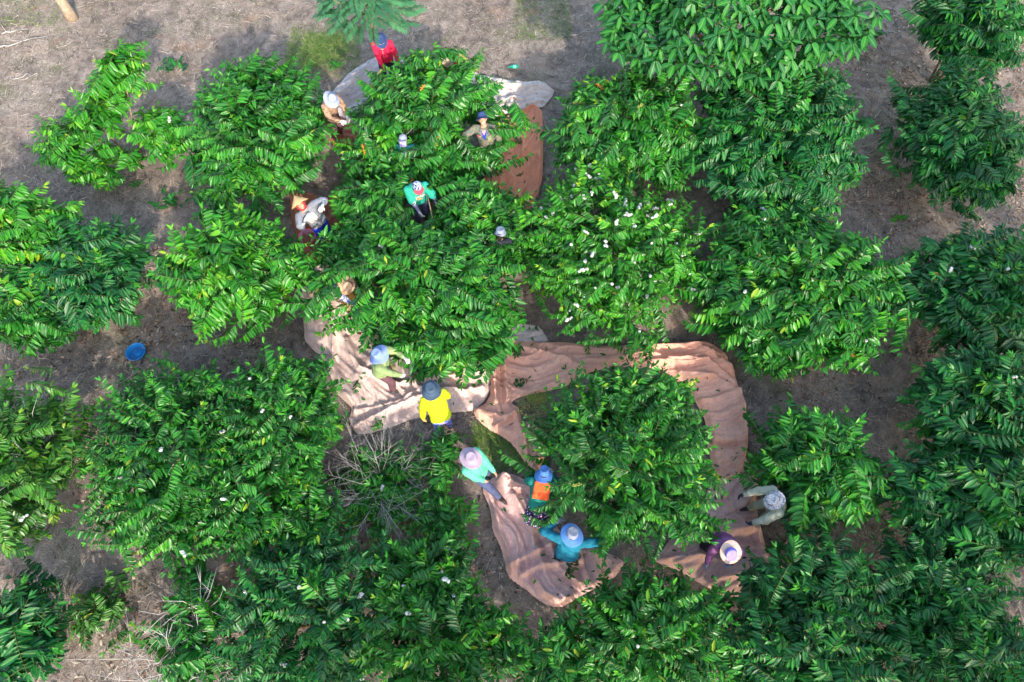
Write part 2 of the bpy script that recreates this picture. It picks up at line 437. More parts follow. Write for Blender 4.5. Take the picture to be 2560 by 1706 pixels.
def place(name, me, parent, loc, xdir, up, sc):
    """child object whose +X runs along xdir; loc is relative to the parent"""
    x = xdir.normalized(); y = up.cross(x)
    y = y.normalized() if y.length > 1e-4 else Vector((0, 1, 0)); z = x.cross(y)
    m = Matrix(((x.x * sc, y.x * sc, z.x * sc, loc.x), (x.y * sc, y.y * sc, z.y * sc, loc.y), (x.z * sc, y.z * sc, z.z * sc, loc.z), (0, 0, 0, 1)))
    return link(name, me, parent, mat4=m)

def coffee_tree(label, lobes, leaf='leaf_green', seed=1, dens=1.0, lsc=1.0, blossoms=0, cherries=0, green_cherries=0, stems=5, ascend=0.0, clear=(), bare=0, fine=None, group='coffee trees of the plantation'):
    """lobes: list of (x0,y0,x1,y1,zc,rz) extents on the 2353 plan with height of the crown's middle and half height"""
    r = random.Random(seed)
    if fine is None: fine = ascend > 0
    if fine: dens *= 1.15
    L0 = lobes[0]; c0 = D((L0[0] + L0[2]) / 2, (L0[1] + L0[3]) / 2, L0[4])
    cx = cy = 0.0; wt = 0.0; Ls = []
    for (x0, y0, x1, y1, zc, rz) in lobes:
        u, v = (x0 + x1) / 2, (y0 + y1) / 2; c = D(u, v, zc); s = scale_at(u, v, zc)
        yy = (853.0 - v * K) / FPX; dep = CAM_D - math.atan(yy)
        rx = (x1 - x0) / 2 / s; hv = (y1 - y0) / 2 / s
        ry = math.sqrt(max(0.15, (hv ** 2 - (rz * math.cos(dep)) ** 2))) / max(0.5, math.sin(dep))
        ry = min(ry, rx * 1.6)
        rx *= .95; ry *= .95; rz *= .95
        Ls.append((c, rx, ry, rz)); w_ = rx * ry; cx += c.x * w_; cy += c.y * w_; wt += w_
    base = Vector((cx / wt, cy / wt, 0.0)); base.z = gz(base.x, base.y) - 0.02
    root = empty('coffee_tree', base)
    tag(root, label, 'tree', group)
    tr = MB(); tips = []
    for k in range(stems):
        lob = Ls[k % len(Ls)]; a = 2 * math.pi * k / stems + r.uniform(-0.4, 0.4); f = r.uniform(0.2, 0.5)
        e = Vector((lob[0].x + math.cos(a) * lob[1] * f, lob[0].y + math.sin(a) * lob[2] * f, lob[0].z + lob[3] * r.uniform(0.3, 0.62))) - base
        b = Vector((math.cos(a) * 0.08, math.sin(a) * 0.08, 0)); mid = b.lerp(e, 0.45) + Vector((0, 0, 0.15))
        pts = [b + (mid - b) * t if t < 1 else mid for t in (0, 0.5, 1)] + [mid.lerp(e, 0.5) + Vector((r.gauss(0, .03), r.gauss(0, .03), 0)), e]
        tr.tube(pts, [0.036, 0.03, 0.025, 0.018, 0.007], 6); tips.append((pts, e))
    tr.build('trunk', [M['bark']], root)
    bl_slots = []
    for li, (c, rx, ry, rz) in enumerate(Ls):
        area = 2 * math.pi * rx * ry
        n = int(area * 20 * dens) + 6
        off = r.random()
        for i in range(n):
            inner = (i % 4 == 3)
            zz = 1 - (i + 0.5) / n * 1.28
            ph = 2.39996 * i + off * 6 + r.uniform(-0.25, 0.25)
            q = math.sqrt(max(0, 1 - zz * zz)); nd = Vector((q * math.cos(ph), q * math.sin(ph), zz))
            lump = 1 + 0.40 * noise.noise(Vector((nd.x * 1.7 + seed * 3.3, nd.y * 1.7 + li, nd.z * 1.7))) + .22 * noise.noise(Vector((nd.x * 4 + seed * 1.3, nd.y * 4 + li, nd.z * 4)))
            rf = lump * (r.uniform(0.45, 0.8) if inner else r.uniform(0.84, 1.06))
            if r.random() < .07 and zz < .7: rf *= 1.14
            tip = Vector((c.x + nd.x * rx * rf, c.y + nd.y * ry * rf, c.z + nd.z * rz * rf))
            hor = Vector((nd.x, nd.y, 0)); hor = hor.normalized() if hor.length > 0.05 else Vector((math.cos(ph), math.sin(ph), 0))
            tw = r.gauss(0, 0.55); hor = Vector((hor.x * math.cos(tw) - hor.y * math.sin(tw), hor.x * math.sin(tw) + hor.y * math.cos(tw), 0))
            el = math.radians(6 + 40 * max(0, zz) ** 1.3 + 14 * min(0, zz) + r.gauss(0, 15) + 24 * ascend)
            d = hor * math.cos(el) + Vector((0, 0, math.sin(el)))
            size_i = 0 if zz > 0.8 else (1 if zz > 0.35 or r.random() < 0.45 else 2)
            if min(rx, ry) < 0.6: size_i = min(size_i, 1) if r.random() < 0.5 else 0
            sc = r.uniform(0.88, 1.18) * lsc
            Lr = LENS[size_i] * sc
            st = tip - d * Lr * 0.93 + Vector((0, 0, 0.18 * Lr))
            if st.z < 0.12: st.z = 0.12 + r.uniform(0, 0.1)
            if tip.z < 0.15: continue
            bad = False
            for (qx, qy, qz, qr) in clear:
                if (st + d * Lr * 0.5 - Vector((qx, qy, qz))).length < qr or (tip - Vector((qx, qy, qz))).length < qr: bad = True
            if bad: continue
            up = Vector((r.gauss(0, 0.3), r.gauss(0, 0.3), 1)) + hor * 0.15
            me = r.choice(SPRAY[(leaf, size_i, 'fine')] if fine else SPRAY[(leaf, size_i)])
            ob = place('leafy_branch', me, root, st - base, d, up.normalized(), sc)
            if not inner and zz > -0.05: bl_slots.append((st - base, d, Lr))
    def along(k, name, meshes, n, up_off=0.02):
        i = 0
        while i < n:
            s, d, Lr = r.choice(bl_slots); f = r.uniform(0.3, 0.75); run = r.choice((1, 2, 3, 4)) if k == 0 else r.choice((3, 4, 5))
            for q in range(run):
                ff = f + q * (.034 if k == 0 else .05) / Lr
                p = s + d * Lr * ff + Vector((r.gauss(0, .008), r.gauss(0, .008), -0.17 * Lr * ff * ff + up_off))
                place(name, r.choice(meshes), root, p, (d + Vector((r.gauss(0, .3), r.gauss(0, .3), 0))), Vector((0, 0, 1)), r.uniform(0.65, 1.05) if k == 0 else r.uniform(.7, 1.1))
                i += 1
    if blossoms: along(0, 'blossom_cluster', BLOSSOM, blossoms, 0.055)
    if cherries: along(1, 'cherry_cluster', CHERRY[:3], cherries, 0.03)
    if green_cherries: along(2, 'cherry_cluster', CHERRY[3:], green_cherries, 0.03)
    if bare:
        mb = MB(); lob = Ls[0]
        for i in range(bare):
            a = r.uniform(0, 6.28); b0 = tips[i % len(tips)][1] * r.uniform(0.85, 1.0)
            e = b0 + Vector((math.cos(a), math.sin(a), r.uniform(0.2, 0.7))) * r.uniform(0.25, 0.6); m_ = b0.lerp(e, .5) + Vector((r.gauss(0, .04), r.gauss(0, .04), .05))
            mb.tube([b0, m_, e], [0.008, 0.006, 0.003], 4)
        mb.build('bare_twigs', [M['grey_twig']], root)
    return root
# ------------------------------------------------------------------ room kept free where people stand
SPOT = {  # hat position on the 2353 plan, hat height
 'red': (876, 97, 1.56), 'greyhat': (765, 232, 1.42), 'cream': (1028, 138, 1.50), 'mask': (926, 318, 1.50), 'camo': (1107, 270, 1.60),
 'champ': (960, 432, 1.60), 'cone': (686, 466, 1.50), 'beige': (800, 662, 1.40), 'green': (868, 815, 1.58), 'yellow': (990, 895, 1.50),
 'mint': (1083, 1053, 1.55), 'orange': (1250, 1086, 1.45), 'blue': (1315, 1226, 1.55), 'pale': (1772, 1150, 1.55), 'purple': (1678, 1276, 1.50), 'hidden': (1150, 531, 1.50)}
def clear_for(keys):
    """free space round head and chest and in front of them: (radius, how far down, how far toward the open side)"""
    out = []
    for k, (rad, down, reach) in keys.items():
        u, v, z = SPOT[k]; n = max(1, int(down / .25) + 1); m = max(1, int(reach / .25) + 1)
        for i in range(n):
            p = D(u, v, z); p.z = z - down * i / max(1, n - 1)
            tc = (Vector((0, 0, CAM_H)) - p).normalized()
            for j in range(m):
                q = p + tc * (reach * j / max(1, m - 1)); out.append((q.x, q.y, q.z, rad))
    return out
CLEAR = clear_for({'red': (.33, .28, .6), 'greyhat': (.24, .3, .5), 'camo': (.34, .5, .9), 'champ': (.34, .55, .8), 'cone': (.34, .5, .8), 'beige': (.27, .3, .7), 'green': (.38, 1.0, .8), 'yellow': (.36, .5, .5),
                   'mint': (.36, .5, .5), 'orange': (.34, .65, .7), 'blue': (.38, .5, .6), 'pale': (.4, .6, .5), 'purple': (.4, .5, .5), 'mask': (.24, .2, 1.0), 'hidden': (.13, .0, .4), 'cream': (.22, .1, .6)})

# ------------------------------------------------------------------ coffee trees
T = coffee_tree
T('sparse young coffee tree with gaps between its branches at upper left', [(200, 100, 345, 230, 1.75, .35), (75, 255, 230, 400, 1.0, .35), (300, 240, 425, 350, 1.1, .35), (165, 190, 300, 330, 1.25, .4), (170, 330, 310, 440, .7, .3), (340, 270, 430, 400, .8, .3)],
  'leaf_lime', 11, .6, 1.0, 8, stems=5, clear=CLEAR)
T('dense round coffee tree left of the tree the pickers ring', [(430, 140, 758, 475, 1.15, .95)], 'leaf_green', 12, 1.15, 1.0, 0, clear=CLEAR)
T('coffee tree with orange cherries ringed by four pickers at top', [(790, 140, 1165, 415, 1.2, .95), (900, 108, 1100, 230, 1.5, .6), (770, 290, 1170, 450, .85, .6)], 'leaf_green', 13, 1.0, 1.0, 4, 40, 12, clear=CLEAR, bare=9)
T('glossy coffee tree beside the terracotta sheet, below the broad-leaved tree', [(1275, 150, 1615, 428, 1.2, .95)], 'leaf_green', 14, 1.15, 1.08, 1, 3, 14, clear=CLEAR)
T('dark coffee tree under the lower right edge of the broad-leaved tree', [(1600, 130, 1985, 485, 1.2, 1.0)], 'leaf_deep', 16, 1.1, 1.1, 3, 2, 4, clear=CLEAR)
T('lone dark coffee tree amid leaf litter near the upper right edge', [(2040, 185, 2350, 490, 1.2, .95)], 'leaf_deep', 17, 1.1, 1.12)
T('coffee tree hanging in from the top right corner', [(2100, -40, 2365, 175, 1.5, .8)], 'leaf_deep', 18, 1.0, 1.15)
T('coffee bush cut off by the left edge above the blue basket', [(-70, 425, 170, 640, 1.25, .95)], 'leaf_lime', 20, 1.05, 1.05)
T('dark teal coffee tree standing between left edge bush and straw path', [(115, 500, 352, 760, 1.15, .85)], 'leaf_deep', 21, 1.15, 1.1)
T('low coffee bush at the left edge directly up from the blue basket', [(-60, 610, 215, 815, .9, .7)], 'leaf_green', 22, 1.05, 1.0, 4)
T('bright yellow green coffee tree left of the big middle tree', [(392, 495, 715, 765, 1.2, .95)], 'leaf_lime', 23, 1.15, 1.1, 0, clear=CLEAR)
T('wide middle coffee tree behind the lettered green shirt', [(735, 520, 1190, 800, 1.2, 1.0), (760, 395, 1195, 590, .95, .75), (880, 690, 1190, 880, .95, .7), (720, 520, 860, 640, .9, .5), (1060, 430, 1235, 620, .95, .6), (1105, 520, 1215, 640, 1.05, .45)], 'leaf_green', 24, 1.12, 1.0, 8, 4, 6, clear=CLEAR)
T('coffee tree in full white blossom above the salmon sheet', [(1185, 385, 1605, 775, 1.2, 1.0)], 'leaf_lime', 25, 1.2, .95, 300, 2, 8, fine=True, clear=CLEAR)
T('coffee tree with yellow cherries right of the blossoming tree', [(1595, 495, 2075, 850, 1.2, 1.0), (1690, 760, 1850, 880, .8, .5), (1650, 470, 1900, 640, 1.1, .7)], 'leaf_green', 26, 1.15, 1.05, 12, 8, 24, clear=CLEAR, bare=5)
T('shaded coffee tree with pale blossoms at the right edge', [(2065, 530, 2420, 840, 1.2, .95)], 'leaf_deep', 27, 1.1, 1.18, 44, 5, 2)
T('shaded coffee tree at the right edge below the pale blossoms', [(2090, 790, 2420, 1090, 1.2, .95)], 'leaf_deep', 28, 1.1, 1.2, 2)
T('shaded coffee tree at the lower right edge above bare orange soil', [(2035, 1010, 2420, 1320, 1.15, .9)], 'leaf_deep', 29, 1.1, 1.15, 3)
T('coffee tree behind the picker in the pale jacket', [(1725, 925, 2010, 1225, 1.1, .85)], 'leaf_green', 30, 1.1, 1.1, 0, clear=CLEAR)
T('coffee tree encircled by the salmon and pink sheets', [(1208, 862, 1645, 1285, 1.2, 1.0), (1345, 842, 1590, 980, 1.2, .7)], 'leaf_green', 31, 1.2, .98, 0, ascend=.55, clear=CLEAR, bare=4, green_cherries=10)
T('spreading coffee tree right below the blue basket', [(205, 820, 570, 1270, 1.1, .9), (300, 1120, 560, 1290, .8, .6)], 'leaf_green', 32, 1.05, .95, 14, ascend=.35, bare=10)
T('coffee tree left of the pale tan sheet', [(510, 795, 800, 1130, 1.1, .9), (480, 1000, 745, 1290, .95, .7), (640, 1130, 800, 1290, .8, .5)], 'leaf_green', 33, 1.15, .98, 8, ascend=.3, clear=CLEAR, bare=3)
T('coffee tree cut off by the left edge with bare stems showing', [(-90, 880, 195, 1250, 1.1, .9)], 'leaf_olive', 34, .95, 1.05, 5, ascend=.3, bare=14)
T('low coffee regrowth around the leafless grey shrub', [(770, 1010, 990, 1240, .32, .25), (960, 980, 1070, 1150, .5, .35), (930, 1130, 1090, 1260, .5, .35)], 'leaf_green', 35, .85, .85, 3, clear=CLEAR)
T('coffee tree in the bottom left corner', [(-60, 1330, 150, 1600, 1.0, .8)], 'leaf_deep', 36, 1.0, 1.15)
T('thin coffee bush with bare fanned stems at bottom left', [(330, 1300, 560, 1600, .7, .55)], 'leaf_green', 37, .38, .95, bare=26, stems=8)
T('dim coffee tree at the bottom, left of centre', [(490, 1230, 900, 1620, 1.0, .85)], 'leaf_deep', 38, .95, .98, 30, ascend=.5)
T('coffee tree with pale blossoms at bottom centre', [(830, 1235, 1125, 1450, .9, .7), (800, 1340, 1215, 1640, 1.0, .85)], 'leaf_green', 39, 1.0, 1.0, 44, ascend=.6, clear=CLEAR)
T('coffee tree at the bottom, right of the pink sheet tip', [(1310, 1310, 1700, 1620, 1.1, .85), (1170, 1430, 1400, 1650, .95, .7)], 'leaf_green', 40, 1.1, 1.0, 6, ascend=.5, clear=CLEAR)
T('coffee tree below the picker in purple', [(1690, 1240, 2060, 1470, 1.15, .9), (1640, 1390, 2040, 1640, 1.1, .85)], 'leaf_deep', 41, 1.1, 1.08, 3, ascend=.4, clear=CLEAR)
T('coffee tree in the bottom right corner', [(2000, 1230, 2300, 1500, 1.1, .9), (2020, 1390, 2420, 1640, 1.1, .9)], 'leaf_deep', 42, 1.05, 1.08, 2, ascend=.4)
T('small weedy coffee sapling in the dry grass at bottom left', [(150, 1320, 300, 1480, .3, .25)], 'leaf_olive', 43, .6, .8, stems=3)

# ------------------------------------------------------------------ broad-leaved tree, each of its front leaves a piece
def broad_tree():
    r = random.Random(77); u, v, zc = 1680, 45, 2.4
    c = D(u, v, zc); s = scale_at(u, v, zc); rx, ry, rz = 285 / s, 165 / s, 1.15
    base = Vector((c.x, c.y + 0.3, 0)); root = empty('broad_leaved_tree', base)
    tag(root, 'tall tree with large smooth bright green leaves at the top edge', 'tree')
    tr = MB(); tr.tube([(0, 0, -.05), (.05, 0, .7), (0, .05, 1.5)], [.11, .09, .075], 8)
    for k in range(9):
        a = k * .7 + .2; e = Vector((math.cos(a) * rx * .7, math.sin(a) * ry * .7, zc + r.uniform(-.1, .5)))
        tr.tube([(0, .03, 1.2 + .03 * k), Vector((0, 0, 1.5)).lerp(e, .5) + Vector((0, 0, .12)), e], [.05, .03, .012], 5)
    tr.build('trunk', [M['bark']], root)
    leafs = []
    for i in range(8):
        mb = MB(); add_leaf(mb, Vector((0, 0, 0)), Vector((1, 0, 0)), Vector((0, 0, 1)), .26, r, .25 + .07 * i, .21, 0, .15 + .03 * i)
        leafs.append((mb, mb.mesh('leaf', [M['leaf_broad']], True, True)))
    items = []
    for i in range(640):
        zz = 1 - (i + .5) / 640 * 1.2; ph = 2.39996 * i; q = math.sqrt(max(0, 1 - zz * zz))
        nd = Vector((q * math.cos(ph), q * math.sin(ph), zz)); lump = 1 + .3 * noise.noise(nd * 2.1 + Vector((5, 2, 1)))
        rf = lump * (r.uniform(.86, 1.05) if i % 3 else r.uniform(.55, .85))
        p = Vector((c.x + nd.x * rx * rf, c.y + nd.y * ry * rf, c.z + nd.z * rz * rf))
        for k in range(6):
            a = k * 1.05 + r.uniform(-.3, .3); dr = r.uniform(-.15, .75)
            d = Vector((math.cos(a) * math.cos(dr), math.sin(a) * math.cos(dr), -math.sin(dr)))
            vis = (zz if i % 3 else zz - .5) - .25 * nd.y + (.4 if k % 2 else 0)
            items.append((vis + r.uniform(-.1, .1), p + d * .03, d, r.randrange(8), r.uniform(.75, 1.2)))
    items.sort(key=lambda t: -t[0])
    inview = [t for t in items if (t[1].y < D(1680, 0, t[1].z).y)]
    front = inview[:300]; fs = set(id(t) for t in front)
    for t in front: place('leaf', leafs[t[3]][1], root, t[1] - base, t[2], Vector((r.gauss(0, .2), r.gauss(0, .2), 1)).normalized(), t[4])
    mb = MB()
    for t in items:
        if id(t) in fs: continue
        add_leaf(mb, t[1] - base, t[2], Vector((r.gauss(0, .2), r.gauss(0, .2), 1)).normalized(), .26 * t[4], r, .15 + .07 * t[3], .21, 0, .25)
    tag(mb.build('crown', [M['leaf_broad']], root, True, True), None, None, None, 'stuff')
broad_tree()

# ------------------------------------------------------------------ feathery tree and other greenery
def frond_mesh(seed):
    r = random.Random(seed); mb = MB(); L = .42; sag = r.uniform(.05, .14)
    pt = lambda s: Vector((L * s, .03 * s * s, -sag * s * s))
    mb.tube([pt(i / 4) for i in range(5)], [.004, .0035, .003, .002, .001], 4, 1)
    for i in range(13):
        s = .12 + .88 * i / 12.5
        for sg in (-1, 1):
            d = Vector((math.cos(1.15), sg * math.sin(1.15), -.12 + r.uniform(-.1, .1)))
            add_leaf(mb, pt(s), d, Vector((0, 0, 1)), .105 * (.5 + .65 * math.sin(math.pi * (.15 + .75 * s))), r, .45 + r.uniform(-.2, .2), .15)
    return mb.mesh('frond', [M['leaf_feather'], M['twig']], True, True)
FROND = [frond_mesh(s) for s in range(4)]

def feather_tree():
    r = random.Random(5); b = D(862, 112, 0); root = empty('feathery_tree', b)
    tag(root, 'small tree with feathery blue green fronds behind the woman in red', 'tree')
    top = D(835, -20, 2.9) - b; mb = MB()
    mb.tube([(0, 0, -.05), top * .3, top * .62 + Vector((.03, 0, 0)), top * .85], [.055, .05, .04, .025], 7)
    for k in range(8):
        a = k * .8; mb.tube([top * .62, top * .8 + Vector((math.cos(a) * .4, math.sin(a) * .35, .1)), top + Vector((math.cos(a) * .8, math.sin(a) * .6, r.uniform(-.2, .2)))], [.02, .012, .006], 5)
    mb.build('trunk', [M['bark']], root)
    for i in range(120):
        a = 2.39996 * i; q = math.sqrt((i + .5) / 120)
        p = top + Vector((math.cos(a) * q * .95, math.sin(a) * q * .7, .35 * (1 - q * q) - .45 * q * q + r.uniform(-.12, .12)))
        d = Vector((math.cos(a + r.uniform(-.7, .7)), math.sin(a + r.uniform(-.7, .7)), r.uniform(-.2, .3)))
        place('frond', FROND[i % 4], root, p - d * .25, d, Vector((r.gauss(0, .15), r.gauss(0, .15), 1)), r.uniform(.85, 1.25))
feather_tree()

def bare_shrub(label, base_uv, n, spread, height, seed, r0=.016):
    r = random.Random(seed); b = D(base_uv[0], base_uv[1], 0); root = empty('bare_shrub', b); tag(root, label, 'shrub', 'leafless shrubs')
    for k in range(n):
        mb = MB(); a = 6.283 * k / n + r.uniform(-.5, .5); sp = spread * r.uniform(.35, 1.05)
        e = Vector((math.cos(a) * sp, math.sin(a) * sp, height * r.uniform(.3, 1.1))); m_ = e * .45 + Vector((r.gauss(0, .07), r.gauss(0, .07), .16))
        mb.tube([(math.cos(a) * .03, math.sin(a) * .03, -.02), m_, e], [r0 * .8, r0 * .45, r0 * .18], 5)
        for j in range(9):
            t = r.uniform(.25, .95); s = (m_ * (2 * t)) if t < .5 else m_.lerp(e, t * 2 - 1)
            ee = s + Vector((math.cos(a) + r.gauss(0, .9), math.sin(a) + r.gauss(0, .9), r.uniform(-.1, .9))) * r.uniform(.12, .36)
            mm = s.lerp(ee, .5) + Vector((r.gauss(0, .02), r.gauss(0, .02), .02)); mb.tube([s, mm, ee], [r0 * .3, r0 * .22, r0 * .1], 4)
            for q in range(2):
                e3 = mm + Vector((r.gauss(0, .12), r.gauss(0, .12), r.uniform(-.02, .14))); mb.tube([mm, e3], [r0 * .18, r0 * .08], 3)
        mb.build('branch', [M['grey_twig']], root)
bare_shrub('leafless grey shrub with tangled twigs left of the mint shirt', (880, 1120), 30, 1.35, .9, 3, .014)
bare_shrub('leafless shrub with long fanned stems at bottom left', (475, 1505), 20, 1.0, 1.5, 4, .024)
bare_shrub('leafless grey twigs at the left edge beside the cut off tree', (25, 1080), 11, .8, 1.4, 5, .02)
bare_shrub('leafless twigs at the bottom edge under the pink sheet tip', (1055, 1530), 10, .7, 1.0, 6)

def low_plant(label, uv, n, L, leaf, seed, hz=.05):
    r = random.Random(seed); b = D(uv[0], uv[1], 0); root = empty('low_plant', b); tag(root, label, 'plant', 'small plants on the soil')
    mb0 = MB(); mb0.tube([(0, 0, -.02), (0.01, 0, .12)], [.008, .005], 5); mb0.build('stem', [M['twig']], root)
    ms = []
    for q in range(4):
        mb = MB(); add_leaf(mb, Vector(), Vector((1, 0, 0)), Vector((0, 0, 1)), L, r, r.uniform(.2, .6), .22); ms.append(mb.mesh('leaf', [M[leaf]], True, True))
    for i in range(n):
        a = 2.4 * i; el = r.uniform(.15, .9); q = r.uniform(0, .12) if n < 20 else r.uniform(0, .4)
        d = Vector((math.cos(a) * math.cos(el), math.sin(a) * math.cos(el), math.sin(el)))
        place('leaf', ms[i % 4], root, Vector((math.cos(a * 1.7) * q, math.sin(a * 1.7) * q * .6, hz + r.uniform(0, .08))), d, Vector((0, 0, 1)), r.uniform(.7, 1.2))
low_plant('small dark leafy plant on bare soil right of the sparse tree', (402, 162), 22, .2, 'leaf_deep', 1)
low_plant('dark leafy sprig on the straw path left of the conical hat', (395, 468), 24, .17, 'leaf_deep', 2)
low_plant('pale leafy sprig on the straw path right of the dark sprig', (455, 462), 10, .15, 'leaf_green', 3)
low_plant('small leafy plant in grass left of the grey sheet', (775, 158), 14, .14, 'leaf_lime', 4)
low_plant('small seedling on the shaded soil at right', (2063, 508), 9, .13, 'leaf_lime', 5)
low_plant('low weed on bare ground right of the pink sheet', (1745 + 30, 1262), 9, .16, 'leaf_deep', 6)
low_plant('yellow green sprout on straw under the sparse tree', (318, 432), 9, .14, 'leaf_lime', 7)
low_plant('low plant in the shade at the top right', (2010, 85), 16, .2, 'leaf_green', 8)
low_plant('leafy weed at the top edge left of the feathery tree', (590, 12), 16, .17, 'leaf_lime', 9, .2)

# ------------------------------------------------------------------ tall trees just outside the picture whose shade falls into it
def shade_tree(label, x, y, zc, R, seed, n=240):
    r = random.Random(seed); root = empty('shade_tree', (x, y, -.05)); tag(root, label, 'tree', 'tall shade trees around the plot')
    mb = MB(); mb.tube([(0, 0, 0), (.08, .05, zc * .4), (0, 0, zc * .8)], [.17, .13, .07], 8)
    for k in range(7):
        a = k * .9; mb.tube([(0, 0, zc * .6), (math.cos(a) * R * .45, math.sin(a) * R * .45, zc * .9), (math.cos(a) * R * .8, math.sin(a) * R * .8, zc * 1.02)], [.06, .04, .012], 5)
    mb.build('trunk', [M['bark']], root); mb = MB()
    for i in range(n):
        d = Vector((r.gauss(0, 1), r.gauss(0, 1), r.gauss(0, 1))).normalized(); q = R * r.uniform(.5, 1.0) * (1 + .35 * noise.noise(d * 2 + Vector((seed, 0, 0))))
        p = Vector((d.x * q, d.y * q, zc + d.z * q * .75))
        for k in range(4):
            a = r.uniform(0, 6.28); add_leaf(mb, p, Vector((math.cos(a), math.sin(a), r.uniform(-.6, .2))), Vector((0, 0, 1)), r.uniform(.28, .42), r, r.uniform(.1, .7), .22)
    tag(mb.build('crown', [M['leaf_broad']], root, True, True), None, None, None, 'stuff')
shade_tree('tall tree outside the bottom edge shading the dim coffee trees', 1.8, -9.0, 6.2, 2.2, 1)
shade_tree('tall tree outside the bottom right corner', 9.2, -8.6, 6.4, 2.3, 2)
shade_tree('tall tree outside the right edge near the bottom', 12.0, -5.8, 6.4, 2.3, 3)
shade_tree('tall tree outside the right edge at mid height', 12.9, -2.0, 6.6, 2.2, 4)
shade_tree('tall tree outside the right edge near the top', 13.4, 1.8, 6.4, 2.0, 5)
# ------------------------------------------------------------------ harvest sheets
def cloth_mat(name, c, stain, rough=0.85):
    m, nt, p = new_mat(name)
    a = noise_tex(nt, 1.6, 6, 0.65, dist=0.8); b = noise_tex(nt, 14, 5, 0.6); f = noise_tex(nt, 420, 2)
    col = ramp(nt, a, [(0.28, [x * 0.80 for x in c]), (0.5, c), (0.75, [min(.8, x * 1.18) for x in c])])
    col = mixc(nt, ramp(nt, b, [(0.52, (0, 0, 0)), (0.75, (0.45, 0.45, 0.45))]), col, stain)
    sp = ramp(nt, noise_tex(nt, 30, 2), [(0.70, (0, 0, 0)), (0.74, (0.8, 0.8, 0.8))]); col = mixc(nt, sp, col, (0.10, 0.07, 0.05))
    SOCK = col
    p.inputs['Roughness'].default_value = rough; p.inputs['Specular IOR Level'].default_value = 0.25
    p.inputs['Sheen Weight'].default_value = 0.15
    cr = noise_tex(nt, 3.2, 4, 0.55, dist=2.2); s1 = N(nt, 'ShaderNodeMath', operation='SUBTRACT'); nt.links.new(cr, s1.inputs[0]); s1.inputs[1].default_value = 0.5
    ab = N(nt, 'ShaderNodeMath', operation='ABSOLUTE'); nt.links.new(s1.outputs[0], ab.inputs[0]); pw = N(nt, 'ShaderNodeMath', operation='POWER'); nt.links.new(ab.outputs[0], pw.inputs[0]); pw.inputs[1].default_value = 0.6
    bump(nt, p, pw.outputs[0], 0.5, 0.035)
    crease_shade = ramp(nt, ab.outputs[0], [(0.0, (0.38, 0.38, 0.38)), (0.03, (0, 0, 0))]); nt.links.new(mixc(nt, crease_shade, SOCK, [x * 0.45 for x in stain]), p.inputs['Base Color'])  # crease lines darkened in the colour, standing in for fold shading
    return m
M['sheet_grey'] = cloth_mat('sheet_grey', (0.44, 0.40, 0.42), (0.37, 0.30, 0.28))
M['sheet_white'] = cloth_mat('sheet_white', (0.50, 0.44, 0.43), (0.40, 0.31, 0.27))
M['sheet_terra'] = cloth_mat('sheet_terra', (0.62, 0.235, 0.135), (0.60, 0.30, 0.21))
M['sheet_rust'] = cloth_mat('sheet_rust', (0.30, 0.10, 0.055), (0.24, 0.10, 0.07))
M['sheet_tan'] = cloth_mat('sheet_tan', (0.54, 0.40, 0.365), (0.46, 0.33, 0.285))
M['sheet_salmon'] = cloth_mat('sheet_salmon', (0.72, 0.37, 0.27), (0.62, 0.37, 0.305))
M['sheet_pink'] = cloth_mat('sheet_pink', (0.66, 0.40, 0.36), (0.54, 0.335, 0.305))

SHEETS = []
def seg_dist(px, py, ax, ay, bx, by):
    dx, dy = bx - ax, by - ay; t = np.clip(((px - ax) * dx + (py - ay) * dy) / (dx * dx + dy * dy + 1e-9), 0, 1)
    return np.hypot(px - ax - t * dx, py - ay - t * dy), ax + t * dx, ay + t * dy, t

